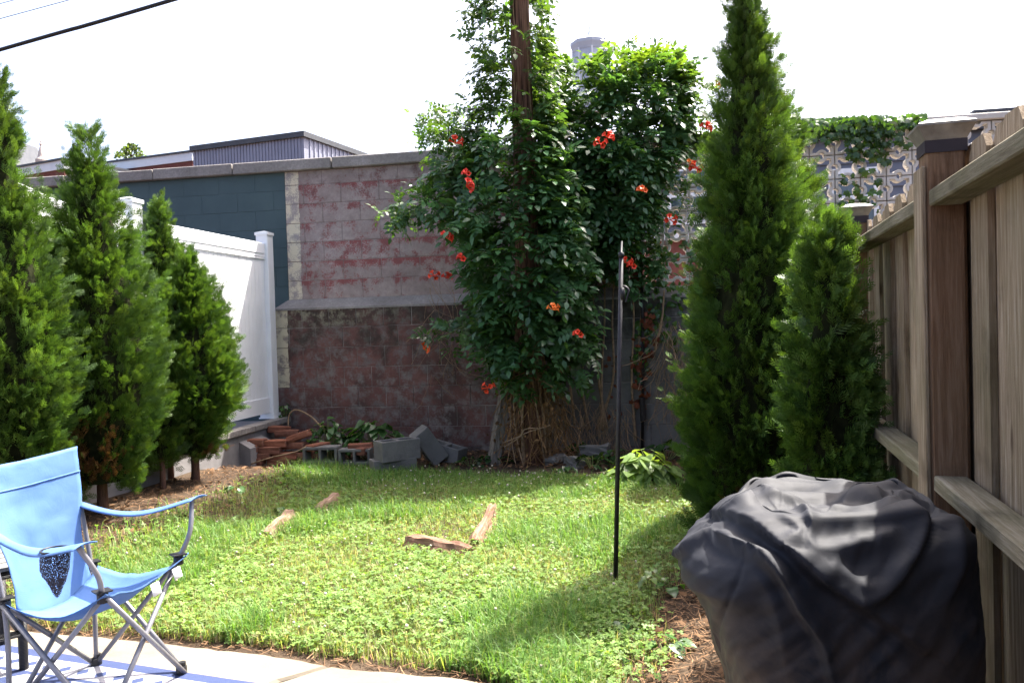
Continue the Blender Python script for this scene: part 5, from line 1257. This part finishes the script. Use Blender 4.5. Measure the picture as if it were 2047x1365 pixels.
cblock(857, 890, 7.25, (.1, .95, .5), 'hollow concrete block tipped up on its corner by the wall', .85)
cblock(893, 905, 7.4, (.0, .2, -.5), 'hollow concrete block half buried beside the tipped one', .85)
def rock(px, py, Y, s, seed, label):
    me = bevbox('rock', s[0] * 1.7, s[1] * 1.7, s[2] * 1.3, .008, MAT_CIND, s[2] * .17, seed, 2); o = link('rock', me); o.location = W(px, py, Y); o.location.z = max(.03, o.location.z - .02); o.rotation_euler = (.08, .06, seed * .7); tag(o, label, 'rock'); return o
rock(1150, 925, 6.9, (.11, .07, .08), 3, 'flat topped grey stone at the lawn edge right of the dead vine'); rock(1190, 895, 7.3, (.16, .09, .07), 4, 'grey stone half hidden behind weeds at the wall'); rock(1110, 915, 7.1, (.13, .07, .05), 6, 'dark stone slab beside the pole base')

# ---- split logs in the lawn
MAT_LOG = woodmat('weathered_log', (.09, .05, .032), (.20, .13, .09), (.31, .22, .165), .05, 'y'); MAT_ROT = woodmat('rotten_log', (.07, .035, .022), (.20, .11, .075), (.34, .22, .16), .0, 'y')
def log(pa, pb, w, h, mat, seed, label):
    a, b = gp(*pa), gp(*pb); d = b - a; L = math.hypot(d.x, d.y); n = 16; m = 9; r = np.random.default_rng(seed); V = []; F = []
    for i in range(n + 1):
        t = i / n; k_ = (.85 + .3 * float(fbm(t * 3, 1.7, seed))) * (1 - .2 * abs(2 * t - 1) ** 6)
        for j in range(m):
            an = math.pi * (j / (m - 1)); rr = 1 + .30 * (float(fbm(j * 1.3, t * 5, seed + 1)) - .5) + .16 * (j % 2)
            V.append((math.cos(an) * w * k_ * rr + .02 * math.sin(t * 3), t * L + (.02 * float(r.random() - .5) if i in (0, n) else 0), math.sin(an) * h * k_ * rr - .02))
    for i in range(n):
        for j in range(m - 1): F.append((i * m + j, i * m + j + 1, (i + 1) * m + j + 1, (i + 1) * m + j))
    F.append(tuple(range(m))[::-1]); F.append(tuple(n * m + j for j in range(m)))
    o = obj('log', V, [f[::-1] for f in F], mat); o.location = a + Vector((0, 0, .012)); o.rotation_euler = (0, 0, -math.atan2(d.x, d.y)); tag(o, label, 'log', 'split logs set round a ring in the lawn')
    bm = bmesh.new(); bm.from_mesh(o.data); bmesh.ops.recalc_face_normals(bm, faces=bm.faces); bm.to_mesh(o.data); bm.free()
log((533, 1078), (582, 1036), .05, .085, MAT_LOG, 1, 'pale split log with a dark end in the lawn'); log((635, 1028), (672, 998), .05, .085, MAT_LOG, 2, 'pale split log nearest the shaded lawn edge')
log((815, 1088), (940, 1108), .06, .085, MAT_ROT, 3, 'long rotten reddish log lying crosswise in the lawn'); log((950, 1090), (985, 1015), .055, .075, MAT_ROT, 4, 'decayed log sunk in the grass meeting the crosswise one')

# ---- sticks
def stick(name, pts, r0, r1, label, mat=MAT_STEM):
    c = bez(pts, 8); n = len(c); V, F = tube(c, [r0 + (r1 - r0) * i / (n - 1) for i in range(n)], 6); o = obj(name, V, F, mat, None, True); tag(o, label, 'stick'); return o
stick('stick', [gp(478, 935) + Vector((0, 0, .015)), W(540, 915, 6.95), W(590, 903, 7.0), W(612, 892, 7.08)], .008, .005, 'long pale bare stick leaning on the brick stack')
stick('stick', [W(576, 862, 7.75), W(578, 830, 7.8), W(592, 819, 7.8), W(618, 830, 7.75), W(635, 845, 7.7), W(648, 862, 7.6)], .006, .009, 'arched dry branch against the block wall')
stick('stick', [gp(1130, 955) + Vector((0, 0, .02)), W(1175, 948, 6.6), W(1215, 942, 6.65), gp(1245, 942) + Vector((0, 0, .03))], .006, .008, 'thin curved branch lying at the lawn edge below the wall')
stick('stick', [W(1155, 895, 7.2), W(1160, 860, 7.25), W(1168, 828, 7.3)], .004, .003, 'thin upright grey twig right of the pole')

# ---- old split grey post leaning on the pole
MAT_OLD = woodmat('silvered_wood', (.06, .05, .04), (.14, .12, .10), (.25, .22, .19), .1)
a, b = W(986, 912, 7.15), W(1016, 745, 7.3); a.z -= .08; V, F = tube([a, a.lerp(b, .35), a.lerp(b, .7), b], [.062, .058, .055, .04], 9); r = np.random.default_rng(2)
V = [Vector(q) + Vector((0, 0, 0)) for q in V]
for j in range(9):
    s_ = .78 if j % 2 else 1.08
    for i, c_ in enumerate([a, a.lerp(b, .35), a.lerp(b, .7), b]): V[i * 9 + j] = c_ + (V[i * 9 + j] - c_) * s_ + Vector((0, 0, .10 * r.random() if i == 3 else 0))
lp_ = obj('old_post', V, F, MAT_OLD); tag(lp_, 'split grey wooden post leaning beside the vine covered pole', 'post')

# ---- dead vine tangle at the pole foot
root = empty('dead_vine_tangle', (pole_at(0).x, pole_at(0).y, 0)); tag(root, 'tangle of dry brown vine stems at the foot of the utility pole', 'dead vine')
r = np.random.default_rng(12); pc = pole_at(0); parts = []; Vt, Ft = [], []
for i in range(420):
    a = r.random() * 6.283; rr = .10 + .22 * r.random() ** .7; z0_ = .02 + .75 * r.random() ** .8; L = .12 + .35 * r.random()
    rr *= 1.15 - .5 * (z0_ / .8)
    p = np.array([pc.x + rr * math.cos(a) + .02, pc.y + rr * math.sin(a) * .8, z0_ + L * .5]); d = nrm(np.array([r.normal(0, .28), r.normal(0, .28), -1.0])); P = [p]
    for s in range(4):
        P.append(P[-1] + d * L / 4); d = nrm(d + r.normal(0, .38, 3) * np.array([1, 1, .5]))
    P = [(*q[:2], max(.0, q[2])) for q in P]
    w = .0016 + .0022 * r.random(); v, f = tube(P, w, 3, False); parts.append((v, f))
V, F = merge(parts); o = obj('fine_stems', V, F, plain('dry_vine', (.20, .115, .055), .9, .1, 0, .5, 12), root); o.location = -root.location; o['kind'] = 'stuff'
for i in range(9):
    a = r.random() * 6.283; rr = .13; P = [(pc.x + (rr + .02 * j * (i % 3)) * math.cos(a + .2 * j), pc.y + (rr + .02 * j) * math.sin(a + .2 * j), .95 - .19 * j) for j in range(6)]
    V, F = tube(bez(P, 4), .003 + .003 * r.random(), 6); o = obj('dry_stem', V, F, MAT_STEM, root, True); o.location = -root.location
for pts in ([(1075, 855), (1050, 858), (1038, 872), (1005, 885)], [(1100, 850), (1050, 866), (1030, 880), (1008, 893)]):
    V, F = tube(bez([W(q, y, 6.8) for q, y in pts], 5), .0045, 5); o = obj('dry_stem', V, F, MAT_STEM, root, True); o.location = -root.location
n = 520; P = np.stack([pc.x + r.normal(0, .14, n), pc.y + r.normal(0, .12, n) - .05, .02 + .85 * r.random(n) ** 1.2], -1); A = frames(nrm(r.normal(0, 1, (n, 3)) + np.array([0, 0, -1.0])), r.normal(0, 1, (n, 3))) * (.018 + .02 * r.random(n))[:, None, None]
V, F = instances(IV, IF, A, P - np.array(root.location)); cc = np.array([.17, .095, .045]) * (.4 + .9 * r.random((n, 1)))
o = link('dry_leaves', bigmesh('dry_leaves', V, F, MAT_LIT, np.repeat(cc, len(IV), 0)), root); o['kind'] = 'stuff'
# thin dead stems standing against the wall on the right
def thicket(label, x0, x1, y0, y1, n, seed, ly):
    r = np.random.default_rng(seed); p0 = lot(wl(x0, y1)[0], ly, 0); root = empty('dry_brush', p0); tag(root, label, 'brush'); parts = []
    for i in range(n):
        px = x0 + (x1 - x0) * r.random(); py = y0 + (y1 - y0) * r.random(); p = np.array(hit(px, py, lot(0, ly - .12 * r.random()), LY)); d = nrm(np.array([r.normal(0, .45), r.normal(0, .2), -1.0])); L = .15 + .4 * r.random(); P = [p]
        for s in range(4): P.append(P[-1] + d * L / 4); d = nrm(d + r.normal(0, .25, 3))
        P = [(q[0], q[1], max(.02, q[2])) for q in P]
        parts.append(tube(P, .0012 + .0020 * r.random(), 3, False))
    V, F = merge(parts); o = obj('twigs', V, F, MAT_STEM, root); o.location = -root.location; o['kind'] = 'stuff'
thicket('dry brush of dead stems on the wall beside the tallest arborvitae', 1310, 1390, 640, 800, 150, 31, -.2)
thicket('thin dead twigs heaped at the wall foot right of the pole', 1130, 1260, 800, 890, 130, 32, -.25)
thicket('wispy dead stems hanging from the vine on the red wall', 850, 915, 560, 760, 36, 33, -.15)

# ---- slim black garden hook pole
MAT_BLK = plain('black_steel', (.022, .020, .022), .5, .4, .3, .4, 50)
q0 = gp(1229, 1166); q0.z -= .06; q1 = W(1242, 510, q0.y + .0); gpole = empty('garden_hook_pole', (q0.x, q0.y, 0)); tag(gpole, 'slim black metal garden pole standing in the lawn', 'pole')
def gadd(name, VF, sm=True):
    o = obj(name, VF[0], VF[1], MAT_BLK, gpole, sm); o.location = -gpole.location; return o
gadd('shaft', tube([q0, q0.lerp(q1, .5), q1], [.0115, .011, .0105], 10)); tp = W(1243, 482, q0.y)
gadd('finial', tube([q1 - Z * .01, q1 + Z * .012, q1 + Z * .014, tp], [.014, .014, .006, .004], 8))
hk = bez([W(1245, 572, q0.y), W(1252, 574, q0.y - .01), W(1257, 582, q0.y - .015), W(1253, 596, q0.y - .012), W(1251, 604, q0.y - .01)], 6)
gadd('hook', tube(hk, .005, 7)); gadd('clip', tube([W(1243, 575, q0.y), W(1244, 600, q0.y)], .014, 8))

# ---- overhead cables
def cable(name, pts, r_, label):
    V, F = tube(bez(pts, 14) if r_ > .01 else pts, r_, 8); o = obj(name, V, F, MAT_PLAST, None, True); tag(o, label, 'cable', 'cables strung from the utility pole')
pa = pole_at(5.0)
q = W(0, 100, 7.6); q2 = W(175, 50.5, 7.45); q3 = W(350, -1, 7.3); far = q + (q - q3) * 3.2
cable('overhead_cable', [pa, q3, q2, q, far], .018, 'thick black overhead cable strung from the utility pole')
pa = pole_at(5.7); q = W(0, 38, 7.8); q3 = W(140, 0, 7.7); cable('overhead_cable', [pa, q3, q, q + (q - q3) * 9], .0035, 'thin overhead wire above the thick cable')
pa = pole_at(6.2); q = W(0, 8, 7.9); q3 = W(30, 0, 7.87); cable('overhead_cable', [pa, q3, q, q + (q - q3) * 40], .003, 'topmost thin overhead wire above the other cables')

# ---- trees beyond the wall
def far_tree(label, base, H, Rc, n, seed, col, conifer=False, zlow=0.0):
    r = np.random.default_rng(seed); root = empty('conifer' if conifer else 'tree', base); tag(root, label, 'tree')
    V, F = tube([(0, 0, 0), (.05, 0, H * .5), (0, .05, H * .95)], [.16, .1, .02], 8); obj('trunk', V, F, MAT_BARK, root, True)
    t = r.random(n); th = r.random(n) * 6.283
    if conifer: rad = Rc * (1 - t) ** .8 * np.sqrt(r.random(n)) * (.7 + .5 * fbm(th, t * 10, seed)); z = zlow + t * (H - zlow)
    else: rad = Rc * np.sqrt(r.random(n)) * np.sin(np.pi * (.15 + .8 * t)) * (.55 + .8 * fbm(th * 1.2, t * 4, seed)); z = zlow + t * (H - zlow)
    P = np.stack([rad * np.cos(th), rad * np.sin(th), z], -1)
    for i in range(7):
        a = r.random() * 6.283; zz = zlow + (H - zlow) * (.1 + .1 * i); L = Rc * .7 * (1 - .1 * i); V, F = tube([(0, 0, zz), (L * math.cos(a), L * math.sin(a), zz + L * .5)], [.04, .01], 5); obj('limb', V, F, MAT_BARK, root)
    A = frames(nrm(r.normal(0, 1, (n, 3)) + np.array([0, 0, -.3])), r.normal(0, 1, (n, 3)) + np.array([0, 0, .5])) * (.09 + .10 * r.random(n))[:, None, None]
    Vv, Ff = instances(IV, IF, A, P); cc = np.array(col) * (.6 + .8 * r.random((n, 1)))
    link('crown', bigmesh('crown', Vv, Ff, MAT_VINE, np.repeat(cc, len(IV), 0)), root)
q = W(265, 320, 38.0); far_tree('light green tree top showing above the long brick building', (q.x, q.y, 0), W(265, 287, 38).z, 1.0, 700, 3, (.10, .15, .06), False, q.z - 1.2)
q = W(1097, 200, 17.0); far_tree('dark conifer top showing between the pole and the cupola', (q.x, q.y, 0), W(1097, 62, 17).z, .62, 1500, 4, (.020, .045, .035), True, q.z - .6)
# ================================================================== covered grill: loose black cloth cover with long slanting folds
def grill_cover():
    YG = 1.80; c = W(1640, 900, YG); cx, cy = c.x, c.y; na, nt_, ns = 420, 60, 130
    def prof(z):            # (half width left, half width right, half depth) of the covered grill at height z
        l = np.interp(z, [0, .35, .45, .60, .655, .69, .73, .757, .772, .80, .84], [.16, .20, .222, .268, .288, .318, .318, .300, .245, .212, .165])
        r = np.interp(z, [0, .4, .72, .775, .79, .815, .84], [.315, .32, .315, .303, .268, .25, .225]); d = np.interp(z, [0, .5, .74, .79, .84], [.25, .25, .225, .205, .17]); return l, r, d
    th = np.linspace(0, 2 * np.pi, na, endpoint=False); ct, sn = np.cos(th), np.sin(th); P = 2.7
    def ring(z, k_=1.0):
        l, r, d = prof(z); hx = np.where(ct < 0, l, r); q = (np.abs(ct / hx) ** P + np.abs(sn / d) ** P) ** (-1 / P) * k_
        return np.stack([cx + q * ct, cy + q * sn, np.full(na, z)], -1)
    rows = []
    for i in range(nt_):     # crown of the cover
        f = max(i / nt_, .012); z = .842 - .012 * f ** 4; q = ring(.84, f ** .9)
        q[:, 2] = z + .020 * np.maximum(0, (q[:, 1] - cy) / .2) - .016 * np.maximum(0, (cx - q[:, 0]) / .2) ** 2; rows.append(q)
    for i in range(ns + 1):
        t = i / ns; z = .830 * (1 - t) + .008
        rows.append(ring(z)); rows[-1][:, 2] += (.020 * np.maximum(0, (rows[-1][:, 1] - cy) / .2) - .016 * np.maximum(0, (cx - rows[-1][:, 0]) / .2) ** 2) * (1 - t) ** 2
    co = np.concatenate(rows); nr = len(rows); idx = np.arange(nr * na).reshape(nr, na)
    F = np.stack([idx[:-1], idx[1:], np.roll(idx[1:], -1, 1), np.roll(idx[:-1], -1, 1)], -1).reshape(-1, 4)
    k = NT('grill_cover_cloth'); v = k.pos(); n1 = k.noise(v, 4.5, 5, .6, .8); n2 = k.noise(v, 11, 6, .7, .6); sx, sy, sz = k.sep(v)
    dust = k.math('MULTIPLY', k.ramp(k.math('ADD', k.math('MULTIPLY', n1, .6), k.math('MULTIPLY', n2, .45)), [(.46, (0, 0, 0)), (.62, (1, 1, 1))]), k.range(k.math('ADD', sz, k.math('MULTIPLY', n1, .35)), .90, .66))
    col = k.mix(k.math('MULTIPLY', dust, .7), k.ramp(n2, [(.35, (.0125, .0138, .0185)), (.7, (.021, .0225, .029))]), (.085, .058, .040))
    k.set(col, .68, .26); k.bump(k.noise(k.pos((1, 1, 1)), 500, 2), .12, .002)
    co = np.concatenate([co, [co[:na].mean(0)]]); ctr_ = len(co) - 1; j_ = np.arange(na)
    F3 = np.concatenate([F[:, [0, 1, 2]], F[:, [0, 2, 3]], np.stack([np.full(na, ctr_), j_, (j_ + 1) % na], -1)])
    o = link('grill_cover', bigmesh('grill_cover', co, F3, k.m, smooth=True)); me = o.data
    def normals():
        no = np.empty(len(co) * 3); me.vertex_normals.foreach_get('vector', no); return no.reshape(-1, 3)
    no = normals(); out = co - np.array([cx, cy, .5])
    if np.mean(np.sum(no * out, 1)) < 0: me.flip_normals(); me.update(); no = normals()
    cen = sstep(.07, .03, np.hypot(co[:, 0] - cx, co[:, 1] - cy)) * (co[:, 2] > .8); no = nrm(no * (1 - cen)[:, None] + np.array([0, 0, 1.0]) * cen[:, None])
    # soft general wrinkling, running diagonally like the folds
    ang = np.arctan2(co[:, 1] - cy, co[:, 0] - cx); s_ = ang * .3; d1 = s_ * .8 + co[:, 2] * .6; d2 = -s_ * .6 + co[:, 2] * .8
    h = .016 * (fbm(d1 * 5 + 40, d2 * 15 + 40, 3, 3) - .5) + .010 * (fbm(d1 * 10 + 7, d2 * 40 + 9, 5, 2) - .5)
    top = sstep(.80, .84, co[:, 2]); h = h * (1 - top) + top * .055 * (fbm(co[:, 0] * 9, co[:, 1] * 18, 9, 2) - .5)
    rel = co - np.array([0, 0, CAM_H]); dep = rel @ fwd; uu = 1023.5 + FOC * (rel @ rgt) / dep; vv = 682.5 - FOC * (rel @ upv) / dep
    front = sstep(.0, .25, -np.sum(no * nrm(rel), 1)); nV = len(co)
    def fold(pts, amp, wu, wd):
        c_ = np.array([q[:] for q in bez([(a, b, 0) for a, b in pts], 8)])[:, :2]; a = c_[:-1]; d = c_[1:] - a; L2 = (d ** 2).sum(1); best = np.full(nV, 1e9); side = np.zeros(nV); tt = np.zeros(nV)
        for i in range(len(a)):
            rx, ry = uu - a[i, 0], vv - a[i, 1]; t = np.clip((rx * d[i, 0] + ry * d[i, 1]) / L2[i], 0, 1); dist = np.hypot(rx - t * d[i, 0], ry - t * d[i, 1]); m_ = dist < best
            best[m_] = dist[m_]; side[m_] = (d[i, 0] * ry - d[i, 1] * rx)[m_]; tt[m_] = ((i + t) / len(a))[m_]
        w_ = np.where(side > 0, wd, wu); return amp * np.exp(-(best / w_) ** 1.6) * np.sin(np.pi * np.clip(tt * .9 + .07, 0, 1)) ** .5
    for pts, amp, wu, wd in (
        ([(1438, 1036), (1506, 1054), (1548, 1084), (1592, 1122), (1666, 1176), (1755, 1232), (1850, 1300)], .042, 46, 7),
        ([(1362, 1112), (1429, 1086), (1468, 1095), (1518, 1120), (1557, 1149), (1592, 1208), (1637, 1276), (1660, 1352)], .044, 24, 7),
        ([(1540, 1004), (1590, 1008), (1622, 1044), (1616, 1086)], .016, 16, 9), ([(1616, 1086), (1640, 1098), (1720, 1082), (1820, 1052)], .016, 10, 30),
        ([(1803, 1008), (1841, 1042), (1830, 1100), (1772, 1172), (1720, 1196)], .026, 9, 36), ([(1666, 1136), (1726, 1163), (1770, 1148), (1806, 1108)], .012, 10, 24),
        ([(1462, 1034), (1488, 1010), (1530, 1000), (1566, 1010)], .020, 10, 18), ([(1672, 1008), (1704, 988), (1744, 988), (1772, 1008)], .016, 8, 16), ([(1776, 1010), (1806, 992), (1834, 1006)], .014, 8, 14),
        ([(1870, 1036), (1904, 1046), (1912, 1130), (1880, 1230)], .020, 16, 24), ([(1868, 1010), (1862, 1070), (1836, 1110)], -.016, 8, 8), ([(1395, 1050), (1445, 1062), (1510, 1062)], .012, 12, 8),
        ([(1500, 1128), (1540, 1190), (1560, 1250), (1572, 1340)], .010, 26, 16), ([(1700, 1230), (1780, 1300), (1840, 1365)], .010, 24, 16), ([(1560, 1030), (1600, 1062), (1580, 1090)], .010, 14, 9)):
        h += fold(pts, amp, wu, wd) * front
    h += fold([(1488, 1122), (1470, 1174), (1438, 1242), (1423, 1286)], -.005, 4, 4) * front
    co = co + no * h[:, None]
    co[:, 2] = np.maximum(co[:, 2], .006)
    over = np.maximum(fence_v(co) + .010, 0); co[:, 0] -= FN[0] * over; co[:, 1] -= FN[1] * over
    me.vertices.foreach_set('co', co.astype(np.float32).ravel()); me.update()
    tag(o, 'black cloth cover draped in folds over a small grill', 'grill cover')
    return o
cover = grill_cover()
